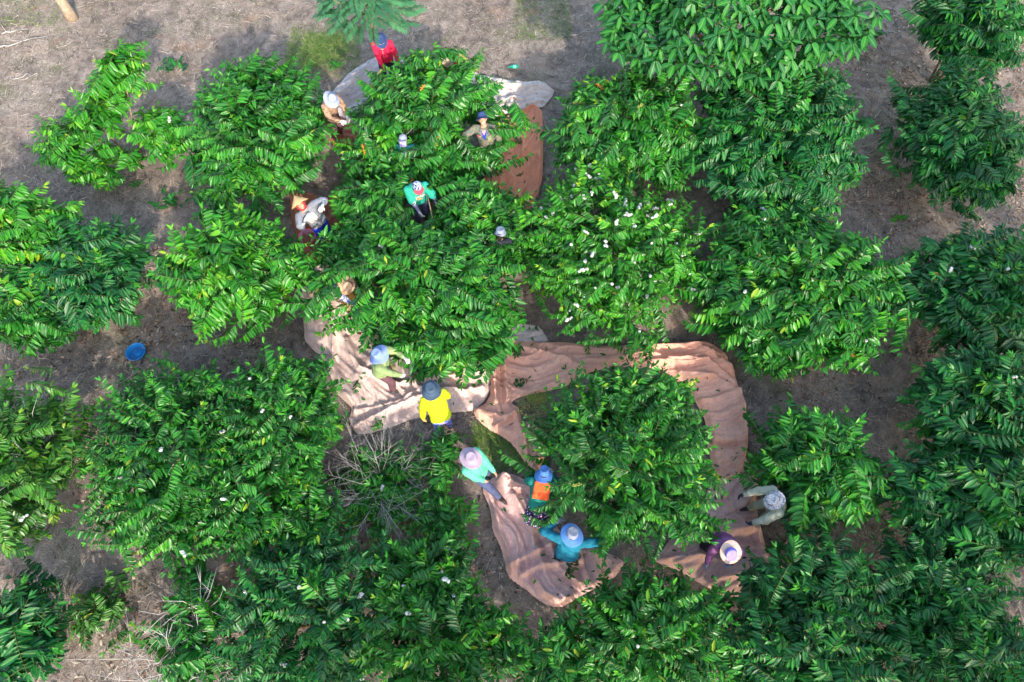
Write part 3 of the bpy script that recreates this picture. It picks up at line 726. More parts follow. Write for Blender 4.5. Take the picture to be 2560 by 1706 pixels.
def sheet(label, poly, mat, z0, seed, angle, amp=0.05, lam=0.35, folds=(), lifts=(), step=0.022, name='harvest_sheet'):
    """cloth lying on the ground: outline, base height, direction of the wrinkles, drawn folds, lifted spots"""
    pts = np.array([tuple(D(u, v, z0 + .03).xy) for u, v in poly]); n = len(pts)
    q = []
    for i in range(n):           # rounded, slightly uneven hem
        a, b = pts[i], pts[(i + 1) % n]; L = np.hypot(*(b - a)); k = max(2, int(L / 0.12))
        nr = np.array([-(b - a)[1], (b - a)[0]]) / (L + 1e-9)
        for j in range(k):
            t = j / k; w = 0.06 * noise.noise(Vector((a[0] + (b - a)[0] * t, a[1] + (b - a)[1] * t, seed)) * 2.5) * math.sin(math.pi * t)
            q.append(a + (b - a) * t + nr * w)
    q = np.array(q)
    for _ in range(1): q = 0.7 * q + 0.15 * (np.roll(q, 1, 0) + np.roll(q, -1, 0))
    x0, y0 = q.min(0) - step; x1, y1 = q.max(0) + step
    xs = np.arange(x0, x1, step); ys = np.arange(y0, y1, step); nx, ny = len(xs), len(ys)
    X, Y = np.meshgrid(xs, ys); px, py = X.ravel(), Y.ravel()
    inside = np.zeros(len(px), bool); bd = np.full(len(px), 9.0); bx = px.copy(); by = py.copy()
    for i in range(len(q)):
        ax, ay = q[i]; cx, cy = q[(i + 1) % len(q)]
        cond = ((ay > py) != (cy > py)) & (px < (cx - ax) * (py - ay) / (cy - ay + 1e-12) + ax); inside ^= cond
        d, sx, sy, _ = seg_dist(px, py, ax, ay, cx, cy); m_ = d < bd; bd[m_] = d[m_]; bx[m_] = sx[m_]; by[m_] = sy[m_]
    use = inside | (bd < step * 0.75)
    snap = use & ((~inside) | (bd < step * 0.4)); gx = np.where(snap, bx, px); gy = np.where(snap, by, py)
    ca, sa = math.cos(math.radians(angle)), math.sin(math.radians(angle))
    h = np.zeros(len(px)); ids = np.nonzero(use)[0]
    for i in ids:
        x, y = gx[i], gy[i]
        wx = x + 0.25 * noise.noise(Vector((x * 1.3, y * 1.3, seed + 9))); wy = y + 0.25 * noise.noise(Vector((x * 1.3, y * 1.3, seed + 19)))
        al, ac = wx * ca + wy * sa, -wx * sa + wy * ca
        n1 = noise.noise(Vector((al * 0.45 / lam * .5, ac / lam, seed))); n2 = noise.noise(Vector((al * .55 / lam * .5, ac * 2.5 / lam, seed + 5)))
        n3 = noise.noise(Vector((x * 7, y * 7, seed + 2)))
        mask = 0.45 + 0.55 * max(0, noise.noise(Vector((x * .7, y * .7, seed + 31))) + .5)
        h[i] = 1.7 * (amp * max(0, 1 - abs(n1) * 2.4) ** 1.25 + 0.6 * amp * max(0, 1 - abs(n2) * 3.0)) * mask + 0.005 * n3 + .034 * max(0, 1 - 3.2 * abs(noise.noise(Vector((al * .9, ac * 6.5, seed + 44))))) ** 1.1
    for (fp, fh, fw) in folds:
        f = [np.array(tuple(D(u, v, z0).xy)) for u, v in fp]; best = np.full(len(px), 9.0)
        for a, b in zip(f[:-1], f[1:]):
            d, _, _, _ = seg_dist(gx, gy, a[0], a[1], b[0], b[1]); best = np.minimum(best, d)
        h += 1.45 * fh * np.exp(-(best / (.8 * fw)) ** 1.2) - 0.25 * fh * np.exp(-((best - 2.2 * fw) / fw) ** 2)
    for (u, v, lh, lr) in lifts:
        c = D(u, v, lh); h += lh * np.exp(-(np.hypot(gx - c.x, gy - c.y) / lr) ** 2)
    gzv = np.array([gz(a, b) for a, b in zip(gx, gy)])
    ed = np.clip(bd / 0.10, 0, 1); ed[~inside] = 0; ed = ed * ed * (3 - 2 * ed); hz_ = np.maximum(h, -0.015)
    z = gzv + 0.035 + (z0 - 0.035) * (.4 + .6 * ed) + hz_ * (.35 + .65 * ed)
    remap = -np.ones(len(px), int); remap[ids] = np.arange(len(ids))
    i = np.arange((nx - 1) * (ny - 1)); r_, c_ = i // (nx - 1), i % (nx - 1)
    F = np.stack([r_ * nx + c_, r_ * nx + c_ + 1, (r_ + 1) * nx + c_ + 1, (r_ + 1) * nx + c_], 1)
    F = remap[F[np.all(use[F], 1)]]
    V = np.stack([gx, gy, z], 1)[ids]; org = Vector((V[:, 0].mean(), V[:, 1].mean(), 0)); V = V - np.array(org)
    o = link(name, mesh_np(name, V, F, [mat]), None, loc=org)
    SHEETS.append((o, org, BVHTree.FromPolygons([tuple(p) for p in (V + np.array(org))], [tuple(int(k) for k in f) for f in F])))
    return tag(o, label, 'sheet', 'cloth sheets spread under the trees')

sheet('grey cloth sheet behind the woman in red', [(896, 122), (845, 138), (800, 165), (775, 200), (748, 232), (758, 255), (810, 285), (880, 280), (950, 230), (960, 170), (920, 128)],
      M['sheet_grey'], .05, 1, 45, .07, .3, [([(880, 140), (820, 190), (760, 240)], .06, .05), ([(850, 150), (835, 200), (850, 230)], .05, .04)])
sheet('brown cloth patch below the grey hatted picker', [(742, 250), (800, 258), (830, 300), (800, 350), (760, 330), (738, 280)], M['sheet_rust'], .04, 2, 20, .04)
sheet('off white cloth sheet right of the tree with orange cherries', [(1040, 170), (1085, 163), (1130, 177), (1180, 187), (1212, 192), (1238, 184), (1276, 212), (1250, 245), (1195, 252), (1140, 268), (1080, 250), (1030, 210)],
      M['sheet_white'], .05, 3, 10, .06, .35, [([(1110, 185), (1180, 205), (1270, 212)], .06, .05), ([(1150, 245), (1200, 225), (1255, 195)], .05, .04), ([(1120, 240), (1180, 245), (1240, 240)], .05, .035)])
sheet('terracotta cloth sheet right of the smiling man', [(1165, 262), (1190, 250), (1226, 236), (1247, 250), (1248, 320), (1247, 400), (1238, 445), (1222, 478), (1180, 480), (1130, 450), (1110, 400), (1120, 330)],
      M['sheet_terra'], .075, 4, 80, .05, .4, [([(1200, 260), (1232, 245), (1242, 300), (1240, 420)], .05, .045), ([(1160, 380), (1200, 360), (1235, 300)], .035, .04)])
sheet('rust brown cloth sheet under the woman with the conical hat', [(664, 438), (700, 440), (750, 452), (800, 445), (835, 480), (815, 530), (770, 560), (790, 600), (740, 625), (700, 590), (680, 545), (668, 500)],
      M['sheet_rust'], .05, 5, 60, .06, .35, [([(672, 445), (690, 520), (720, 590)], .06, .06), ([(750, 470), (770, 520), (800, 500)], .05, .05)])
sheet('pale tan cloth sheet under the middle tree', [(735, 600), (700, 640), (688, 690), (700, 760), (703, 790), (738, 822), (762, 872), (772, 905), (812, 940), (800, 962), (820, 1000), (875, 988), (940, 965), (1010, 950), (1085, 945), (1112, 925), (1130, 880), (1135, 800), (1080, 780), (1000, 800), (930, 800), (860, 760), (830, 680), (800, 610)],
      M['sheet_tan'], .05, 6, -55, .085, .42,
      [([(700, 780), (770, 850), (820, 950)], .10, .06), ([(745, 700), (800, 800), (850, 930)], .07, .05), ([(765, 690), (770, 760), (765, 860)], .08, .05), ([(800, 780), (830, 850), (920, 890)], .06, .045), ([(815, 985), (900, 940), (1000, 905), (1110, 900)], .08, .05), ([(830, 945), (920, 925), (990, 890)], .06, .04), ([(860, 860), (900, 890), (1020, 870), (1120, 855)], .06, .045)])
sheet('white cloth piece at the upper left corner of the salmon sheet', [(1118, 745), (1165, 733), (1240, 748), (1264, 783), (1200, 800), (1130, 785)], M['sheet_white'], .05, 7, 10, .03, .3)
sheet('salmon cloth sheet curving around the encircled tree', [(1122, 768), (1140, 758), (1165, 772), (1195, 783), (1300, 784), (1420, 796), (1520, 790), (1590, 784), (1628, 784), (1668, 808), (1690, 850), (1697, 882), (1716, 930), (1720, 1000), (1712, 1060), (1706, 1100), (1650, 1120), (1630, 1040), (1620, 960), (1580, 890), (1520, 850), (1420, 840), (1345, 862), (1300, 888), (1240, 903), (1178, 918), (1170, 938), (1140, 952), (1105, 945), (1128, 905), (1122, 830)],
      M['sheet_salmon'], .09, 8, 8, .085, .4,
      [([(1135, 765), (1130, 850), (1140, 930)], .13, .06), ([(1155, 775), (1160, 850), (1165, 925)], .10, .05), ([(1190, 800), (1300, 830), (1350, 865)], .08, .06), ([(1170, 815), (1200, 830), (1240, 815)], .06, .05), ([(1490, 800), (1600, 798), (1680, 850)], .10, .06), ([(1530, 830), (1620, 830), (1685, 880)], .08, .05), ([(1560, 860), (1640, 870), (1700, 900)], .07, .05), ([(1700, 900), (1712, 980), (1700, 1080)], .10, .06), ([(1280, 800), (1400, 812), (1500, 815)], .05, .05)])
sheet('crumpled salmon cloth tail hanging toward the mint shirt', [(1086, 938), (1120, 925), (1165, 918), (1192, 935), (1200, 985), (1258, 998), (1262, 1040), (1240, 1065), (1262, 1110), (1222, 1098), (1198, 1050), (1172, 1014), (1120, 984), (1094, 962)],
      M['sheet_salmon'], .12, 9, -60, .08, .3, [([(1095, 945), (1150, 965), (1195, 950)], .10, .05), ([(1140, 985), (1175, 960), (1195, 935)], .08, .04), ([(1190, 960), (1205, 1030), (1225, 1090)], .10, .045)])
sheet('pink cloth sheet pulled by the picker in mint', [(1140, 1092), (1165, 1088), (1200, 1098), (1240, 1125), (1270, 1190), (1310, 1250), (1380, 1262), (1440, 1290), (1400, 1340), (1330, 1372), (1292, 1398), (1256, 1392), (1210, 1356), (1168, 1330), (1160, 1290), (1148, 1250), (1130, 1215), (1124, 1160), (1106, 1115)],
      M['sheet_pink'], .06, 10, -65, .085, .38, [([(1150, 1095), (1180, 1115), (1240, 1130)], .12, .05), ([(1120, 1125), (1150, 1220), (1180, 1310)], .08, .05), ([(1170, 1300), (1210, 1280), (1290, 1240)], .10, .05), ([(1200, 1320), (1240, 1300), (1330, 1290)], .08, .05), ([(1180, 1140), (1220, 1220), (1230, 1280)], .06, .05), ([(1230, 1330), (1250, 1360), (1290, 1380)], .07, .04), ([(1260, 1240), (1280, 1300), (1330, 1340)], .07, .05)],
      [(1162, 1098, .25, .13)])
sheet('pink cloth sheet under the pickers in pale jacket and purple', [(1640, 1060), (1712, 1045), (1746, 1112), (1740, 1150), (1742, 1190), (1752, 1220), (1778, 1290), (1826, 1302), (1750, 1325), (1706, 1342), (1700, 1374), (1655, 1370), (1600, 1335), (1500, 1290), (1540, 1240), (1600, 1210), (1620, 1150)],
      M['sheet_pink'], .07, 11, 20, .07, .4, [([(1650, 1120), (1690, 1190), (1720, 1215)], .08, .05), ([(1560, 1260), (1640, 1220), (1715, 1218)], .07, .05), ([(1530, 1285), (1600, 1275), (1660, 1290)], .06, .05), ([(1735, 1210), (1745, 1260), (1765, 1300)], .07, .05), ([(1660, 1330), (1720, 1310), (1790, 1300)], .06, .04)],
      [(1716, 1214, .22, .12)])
# ------------------------------------------------------------------ people
def fabric(name, c, var=0.18, pattern=None, rough=0.85):
    m, nt, p = new_mat(name)
    n = noise_tex(nt, 7, 5, 0.6)
    col = ramp(nt, n, [(0.3, [x * (1 - var) for x in c]), (0.7, [min(1, x * (1 + var)) for x in c])])
    if pattern:
        kind = pattern[0]
        if kind == 'camo':
            a = noise_tex(nt, pattern[1], 2, 0.5, dist=1.2); col = ramp(nt, a, [(0.0, pattern[2]), (0.42, c), (0.52, pattern[3]), (0.62, pattern[4])], 'CONSTANT')
        elif kind == 'spots':
            tc = N(nt, 'ShaderNodeTexCoord'); v = N(nt, 'ShaderNodeTexVoronoi'); v.inputs['Scale'].default_value = pattern[1]; nt.links.new(tc.outputs['Object'], v.inputs['Vector'])
            f = ramp(nt, v.outputs['Distance'], [(0.30, (1, 1, 1)), (0.42, (0, 0, 0))]); pick = ramp(nt, v.outputs['Color'], [(0.3, pattern[2]), (0.6, pattern[3])], 'CONSTANT')
            col = mixc(nt, f, col, pick)
        elif kind == 'stripes':
            tc = N(nt, 'ShaderNodeTexCoord'); w = N(nt, 'ShaderNodeTexWave'); w.inputs['Scale'].default_value = pattern[1]; w.inputs['Distortion'].default_value = pattern[3]; w.inputs['Detail'].default_value = 1.5
            w.bands_direction = pattern[4]; nt.links.new(tc.outputs['Object'], w.inputs['Vector'])
            col = mixc(nt, ramp(nt, w.outputs[1], [(0.45, (0, 0, 0)), (0.6, (1, 1, 1))]), col, pattern[2])
    nt.links.new(col, p.inputs['Base Color']); p.inputs['Roughness'].default_value = rough; p.inputs['Specular IOR Level'].default_value = 0.2
    bump(nt, p, noise_tex(nt, 26, 4, 0.6), 0.35, 0.012)
    return m
M['skin'] = plain('skin', (0.46, 0.23, 0.15), 0.55, 0.12, 12, 0, 0.35)
M['hair'] = plain('hair', (0.012, 0.010, 0.009), 0.5, 0.3, 30)
M['eye'] = plain('eye', (0.02, 0.015, 0.012), 0.25, 0.1)
M['lip'] = plain('lip', (0.42, 0.13, 0.10), 0.5, 0.1)
M['teeth'] = plain('teeth', (0.75, 0.72, 0.66), 0.4, 0.05)
M['shoe'] = plain('shoe', (0.035, 0.03, 0.03), 0.6, 0.3)
M['shoe_brown'] = plain('shoe_brown', (0.12, 0.075, 0.05), 0.7, 0.3)
for nm, c in dict(red=(0.62, 0.018, 0.065), navy=(0.030, 0.055, 0.15), bluegrey=(0.24, 0.28, 0.39), tan=(0.30, 0.175, 0.115), cream=(0.52, 0.44, 0.37), lilac=(0.48, 0.36, 0.72), teal=(0.03, 0.20, 0.24), tshirt=(0.022, 0.30, 0.215),
                  sleeve=(0.13, 0.14, 0.27), glove=(0.50, 0.48, 0.48), capred=(0.68, 0.05, 0.08), straw_hat=(0.50, 0.32, 0.15), scarf_red=(0.62, 0.03, 0.04), jacket_grey=(0.17, 0.18, 0.21), silver=(0.20, 0.21, 0.27), blouse=(0.48, 0.38, 0.345), beige=(0.42, 0.27, 0.19),
                  mustard=(0.62, 0.40, 0.10), periwinkle=(0.16, 0.22, 0.44), sage=(0.20, 0.27, 0.12), charcoal=(0.030, 0.030, 0.045), maroon=(0.12, 0.06, 0.075), slate=(0.055, 0.085, 0.125), yellow=(0.45, 0.50, 0.012),
                  mauve=(0.30, 0.23, 0.30), mint=(0.10, 0.45, 0.29), denim=(0.07, 0.085, 0.17), royal=(0.055, 0.14, 0.40), orange=(0.85, 0.11, 0.03), bottle=(0.010, 0.145, 0.115), darkgreen=(0.012, 0.09, 0.075), sky=(0.09, 0.22, 0.52),
                  petrol=(0.010, 0.13, 0.20), paleolive=(0.36, 0.355, 0.275), black=(0.022, 0.028, 0.045), plum=(0.20, 0.075, 0.18), violet=(0.27, 0.21, 0.72), butter=(0.52, 0.38, 0.25), paleblue=(0.30, 0.34, 0.50), cobalt=(0.015, 0.04, 0.50), greycap=(0.20, 0.23, 0.31),
                  rose=(0.52, 0.20, 0.30), white=(0.60, 0.60, 0.60), magenta=(0.7, 0.03, 0.3)).items():
    M['f_' + nm] = fabric('fabric_' + nm, c)
M['f_camo'] = fabric('fabric_camo', (0.11, 0.12, 0.085), .2, ('camo', 9, (0.05, 0.065, 0.06), (0.17, 0.14, 0.10), (0.08, 0.11, 0.11)))
M['f_tan'] = fabric('fabric_tan', (0.30, 0.19, 0.13), .2, ('camo', 7, (0.17, 0.105, 0.075), (0.36, 0.235, 0.165), (0.23, 0.14, 0.10)))
M['f_camohat'] = fabric('fabric_camohat', (0.30, 0.30, 0.35), .2, ('camo', 22, (0.11, 0.12, 0.17), (0.42, 0.42, 0.44), (0.22, 0.21, 0.22)))
M['f_capweb'] = fabric('fabric_capweb', (0.03, 0.05, 0.20), .2, ('stripes', 14, (0.5, 0.52, 0.62), 9.0, 'DIAGONAL'))
M['f_floral'] = fabric('fabric_floral', (0.03, 0.02, 0.06), .2, ('spots', 26, (0.62, 0.35, 0.50), (0.45, 0.42, 0.62)))
M['f_tiedye'] = fabric('fabric_tiedye', (0.05, 0.16, 0.45), .3, ('stripes', 4, (0.42, 0.26, 0.66), 8.0, 'DIAGONAL'))
M['f_bluewhite'] = fabric('fabric_bluewhite', (0.55, 0.55, 0.60), .1, ('stripes', 6, (0.12, 0.18, 0.52), 7.0, 'DIAGONAL'))
M['f_armstripe'] = fabric('fabric_armstripe', (0.12, 0.13, 0.26), .2, ('stripes', 13, (0.22, 0.22, 0.38), 1.5, 'Z'))
M['f_band'] = fabric('fabric_band', (0.30, 0.33, 0.36), .2, ('stripes', 5, (0.12, 0.13, 0.17), 1.0, 'Z'))

JOBS = []      # (temporary object, voxel, name, material, parent, wrinkle, seed)
def job(mb, voxel, name, mat, parent, wrinkle=0.0, seed=0):
    me = mb.mesh('tmp', []); o = bpy.data.objects.new('tmp', me); COL.objects.link(o)
    md = o.modifiers.new('r', 'REMESH'); md.mode = 'VOXEL'; md.voxel_size = voxel; md.use_smooth_shade = True
    JOBS.append((o, name, mat, parent, wrinkle, seed))

def run_jobs():
    dg = bpy.context.evaluated_depsgraph_get(); res = {}
    for (o, name, mat, parent, wr, seed) in JOBS:
        me = bpy.data.meshes.new_from_object(o.evaluated_get(dg)); me.name = name
        n = len(me.vertices); co = np.empty(n * 3, np.float32); me.vertices.foreach_get('co', co); co = co.reshape(-1, 3)
        ed = np.empty(len(me.edges) * 2, np.int32); me.edges.foreach_get('vertices', ed); ed = ed.reshape(-1, 2)
        for it in range(2):
            s = np.zeros_like(co); c = np.zeros(n)
            np.add.at(s, ed[:, 0], co[ed[:, 1]]); np.add.at(s, ed[:, 1], co[ed[:, 0]]); np.add.at(c, ed[:, 0], 1); np.add.at(c, ed[:, 1], 1)
            co = 0.5 * co + 0.5 * s / np.maximum(c, 1)[:, None]
        if wr:
            no = np.empty(n * 3, np.float32); me.vertices.foreach_get('normal', no); no = no.reshape(-1, 3)
            d = np.array([1.1 - 3 * abs(noise.noise(Vector((p[0] * 7, p[1] * 7, p[2] * 13 + seed)))) + .7 * noise.noise(Vector((p[0] * 22 + 3, p[1] * 22, p[2] * 30 + seed))) for p in co])
            co = co + no * (wr * d)[:, None]
        me.vertices.foreach_set('co', co.astype(np.float32).ravel())
        me.materials.clear(); me.materials.append(M[mat] if isinstance(mat, str) else mat)
        me.polygons.foreach_set('use_smooth', np.ones(len(me.polygons), bool)); me.update()
        no_ = link(name, me, parent); res.setdefault(parent.name, {}).setdefault(name, []).append(no_)
    for j in JOBS:
        me = j[0].data; bpy.data.objects.remove(j[0], do_unlink=True); bpy.data.meshes.remove(me)
    return res

def ik(a, b, l1, l2, pole):
    a, b, pole = Vector(a), Vector(b), Vector(pole); d = b - a; L = d.length
    if L > (l1 + l2) * .995: b = a + d.normalized() * (l1 + l2) * .995; d = b - a; L = d.length
    t = d.normalized(); x = (l1 * l1 - l2 * l2 + L * L) / (2 * L); hh = math.sqrt(max(0, l1 * l1 - x * x))
    pv = pole - t * pole.dot(t); pv = pv.normalized() if pv.length > 1e-4 else Vector((0, 0, -1))
    return a + t * x + pv * hh, b

def hand(mb, wrist, direc, palm_n, side, grow=0.0, curl=0.5):
    """palm, four fingers and a thumb"""
    d = Vector(direc).normalized(); nrm = Vector(palm_n); nrm = (nrm - d * nrm.dot(d)).normalized(); s = d.cross(nrm) * side
    w = Vector(wrist); pc = w + d * .045
    R = Matrix((d, s, nrm)).transposed()
    mb.ellipsoid(pc, (.052 + grow, .041 + grow, .019 + grow), R, 12, 8)
    for k, (off, ln) in enumerate(((-.030, .068), (-.010, .080), (.010, .076), (.031, .060))):
        b = w + d * .075 + s * off; a1 = .25 + curl * .5; a2 = a1 + .35 + curl * .8
        sp = s * off * 2.2
        m1 = b + (d * math.cos(a1) + nrm * math.sin(a1) + sp).normalized() * ln * .5; m2 = m1 + (d * math.cos(a2) + nrm * math.sin(a2) + sp).normalized() * ln * .5
        mb.capsule(b, m1, .0085 + grow, .0080 + grow, 8); mb.capsule(m1, m2, .0080 + grow, .0066 + grow, 8)
    b = w + d * .025 - s * .030; m1 = b + (d * .6 - s * .8 + nrm * .3).normalized() * .035; m2 = m1 + (d * .9 - s * .25 + nrm * .5).normalized() * .032
    mb.capsule(b, m1, .012 + grow, .010 + grow, 8); mb.capsule(m1, m2, .010 + grow, .008 + grow, 8)

def person(key, label, face, h=1.58, lean=0, side=0, hp=10, hy=0, rh=(.22, .25, .95), lh=(-.22, .25, .95), feet=((.11, .05), (-.11, -.03)), hat=None, shirt='f_red', sleeve=None, short=False,
           legs='f_denim', skirt=None, glove='f_glove', shoe='shoe', rpole=(.6, -.5, -.4), lpole=(-.6, -.5, -.4), hair=True, curl=.5, hip_dy=0.0, wr=.008, shirt_bottom=.82, neck_skin=True):
    s = h / 1.6; u, v, zh = SPOT[key]
    hipz = .85 * s
    M_t = Matrix.Translation((0, hip_dy, hipz)) @ Matrix.Rotation(math.radians(side), 4, 'Y') @ Matrix.Rotation(math.radians(-lean), 4, 'X') @ Matrix.Translation((0, 0, -hipz))
    T_ = lambda x, y, z: M_t @ Vector((x * s, y * s, z * s))
    neck = T_(0, .0, 1.36)
    M_h = Matrix.Translation(neck) @ M_t.to_3x3().to_4x4() @ Matrix.Rotation(math.radians(hy), 4, 'Z') @ Matrix.Rotation(math.radians(-hp), 4, 'X') @ Matrix.Scale(s, 4)
    H_ = lambda x, y, z: M_h @ Vector((x, y, z))
    top = H_(0, .01, .2)
    fv = Vector((face[0], face[1], 0)).normalized(); Rz = Matrix(((fv.y, fv.x, 0), (-fv.x, fv.y, 0), (0, 0, 1)))
    hw = D(u, v, top.z); base = hw - Rz @ Vector((top.x, top.y, 0)); base.z = gz(base.x, base.y) + .055
    root = empty('person', base); root.rotation_euler = Rz.to_euler()
    tag(root, label, 'person', 'coffee pickers')
    # joints
    hips = [T_(sx * .09, 0, .83) for sx in (1, -1)]; sh = [T_(sx * .175, 0, 1.30) for sx in (1, -1)]
    ank = [Vector((fx * s, fy * s, .075 * s)) for fx, fy in feet]
    kn = []; ak = []
    for hpj, a in zip(hips, ank):
        k_, b_ = ik(hpj, a, .395 * s, .395 * s, (0, 1, .1)); kn.append(k_); ak.append(b_)
    elb = []; wri = []
    for j, tgt, pole in zip(sh, (rh, lh), (rpole, lpole)):
        e_, w_ = ik(j, Vector(tgt) * s, .275 * s, .245 * s, pole); elb.append(e_); wri.append(w_)
    # body: one continuous figure
    b = MB()
    b.loft([(Vector((0, 0, .78)) * s, .10 * s, .08 * s), (Vector((0, -.01, .84)) * s, .155 * s, .105 * s), (Vector((0, 0, .97)) * s, .135 * s, .095 * s), (Vector((0, 0, 1.12)) * s, .155 * s, .11 * s), (Vector((0, -.005, 1.24)) * s, .165 * s, .105 * s), (Vector((0, -.01, 1.32)) * s, .13 * s, .075 * s), (Vector((0, 0, 1.37)) * s, .055 * s, .055 * s)], M_t)
    b.capsule(T_(0, 0, 1.32), H_(0, .005, .06), .052 * s, .05 * s)
    Rh = M_h.to_3x3().normalized()
    b.ellipsoid(H_(0, .0, .125), (.074 * s, .092 * s, .105 * s), Rh); b.ellipsoid(H_(0, .028, .07), (.056 * s, .058 * s, .062 * s), Rh)
    b.capsule(H_(0, .088, .13), H_(0, .106, .095), .010 * s, .014 * s, 8)
    for sx in (1, -1):
        b.ellipsoid(H_(sx * .076, -.005, .115), (.012 * s, .02 * s, .03 * s), Rh, 8, 6); b.capsule(H_(sx * .045, .078, .152), H_(sx * .018, .088, .15), .008 * s, .008 * s, 6)
    for i, sx in enumerate((1, -1)):
        b.capsule(hips[i], kn[i], .082 * s, .056 * s); b.capsule(kn[i], ak[i], .054 * s, .036 * s)
        ft = Vector((feet[i][0] * s * 1.08, feet[i][1] * s + .15 * s, .028 * s)); b.capsule(ak[i] - Vector((0, .03, .03)) * s, ft, .036 * s, .03 * s)
        b.capsule(sh[i] - (sh[i] - sh[1 - i]).normalized() * .03, sh[i], .055 * s, .052 * s); b.capsule(sh[i], elb[i], .048 * s, .038 * s); b.capsule(elb[i], wri[i], .037 * s, .025 * s)
        fd = (wri[i] - elb[i]).normalized(); pn = Vector((-sx * .6, .1, -.7)); hand(b, wri[i], fd, pn, sx, 0, curl)
    job(b, .0085, 'body', 'skin', root)
    # shirt or jacket
    g = .028 * s; b = MB(); sb = shirt_bottom
    b.loft([(Vector((0, 0, sb)) * s, .165 * s + g, .125 * s + g), (Vector((0, 0, .97)) * s, .15 * s + g, .11 * s + g), (Vector((0, 0, 1.12)) * s, .16 * s + g, .118 * s + g), (Vector((0, -.005, 1.24)) * s, .168 * s + g, .11 * s + g), (Vector((0, -.012, 1.325)) * s, .12 * s + g, .078 * s + g), (Vector((0, -.015, 1.358)) * s, .07 * s + g * .4, .06 * s + g * .3)], M_t)
    for i in range(2):
        b.capsule(sh[i] - (sh[i] - sh[1 - i]).normalized() * .04, sh[i], .06 * s + g * .5, .056 * s + g * .6)
        if short:
            e2 = sh[i].lerp(elb[i], .86); b.capsule(sh[i], e2, .056 * s + g, .062 * s + g)
        else:
            b.capsule(sh[i], elb[i], .052 * s + g, .044 * s + g * .8)
            if not sleeve: b.capsule(elb[i], wri[i].lerp(elb[i], .12), .044 * s + g * .7, .032 * s + g * .5)
    job(b, .013, 'shirt', shirt, root, wr, hash(key) % 50)
    if sleeve:
        for i in range(2):
            b = MB(); b.capsule(sh[i].lerp(elb[i], .6), elb[i], .048 * s, .042 * s + .004); b.capsule(elb[i], wri[i].lerp(elb[i], .08), .043 * s, .031 * s); job(b, .011, 'sleeve', sleeve, root, .003, i)
    # trousers or skirt
    b = MB()
    b.loft([(Vector((0, 0, .74)) * s, .13 * s, .10 * s), (Vector((0, -.01, .83)) * s, .168 * s, .12 * s), (Vector((0, 0, .96)) * s, .148 * s, .108 * s), (Vector((0, 0, .99)) * s, .10 * s, .08 * s)], M_t)
    for i in range(2):
        b.capsule(hips[i], kn[i], .096 * s, .075 * s); b.capsule(kn[i], ak[i] + Vector((0, 0, .04)), .075 * s, .062 * s)
    job(b, .015, 'trousers', legs, root, .006, 7)
    if skirt:
        b = MB(); b.loft([(Vector((0, -.02, .50)) * s, .24 * s, .20 * s), (Vector((0, -.02, .70)) * s, .22 * s, .17 * s), (Vector((0, 0, .88)) * s, .18 * s, .135 * s), (Vector((0, 0, .95)) * s, .14 * s, .11 * s)], M_t); job(b, .015, 'skirt', skirt, root, .01, 3)
    for i, sx in enumerate((1, -1)):
        b = MB(); ft = Vector((feet[i][0] * s * 1.08, feet[i][1] * s + .16 * s, .03 * s)); b.capsule(ak[i] - Vector((0, .035, .03)) * s, ft, .043 * s, .038 * s); b.capsule(ak[i], ak[i] + Vector((0, 0, .05)), .044 * s, .05 * s); job(b, .011, 'shoe', shoe, root)
        if glove:
            b = MB(); fd = (wri[i] - elb[i]).normalized(); hand(b, wri[i], fd, Vector((-sx * .6, .1, -.7)), sx, .004, curl); b.capsule(wri[i] - fd * .035, wri[i] + fd * .01, .034, .031); job(b, .0065, 'glove', glove, root)
    # face and hair
    for sx in (1, -1):
        e = MB(); e.ellipsoid(H_(sx * .033, .081, .132), (.013 * s, .008 * s, .006 * s), Rh, 8, 6); e.build('eye', [M['eye']], root)
    e = MB(); e.ellipsoid(H_(0, .083, .058), (.024 * s, .009 * s, .0065 * s), Rh, 10, 6); e.build('mouth', [M['lip']], root)
    if hair:
        e = MB(); e.ellipsoid(H_(0, -.012, .135), (.081 * s, .092 * s, .098 * s), Rh, 14, 10); e.ellipsoid(H_(0, -.055, .06), (.062 * s, .045 * s, .07 * s), Rh, 12, 8)
        job(e, .012, 'hair', 'hair', root)
    info = dict(root=root, M_t=M_t, M_h=M_h, s=s, sh=sh, elb=elb, wri=wri, T=T_, H=H_, Rh=Rh, key=key)
    if hat: make_hat(info, *hat)
    return info

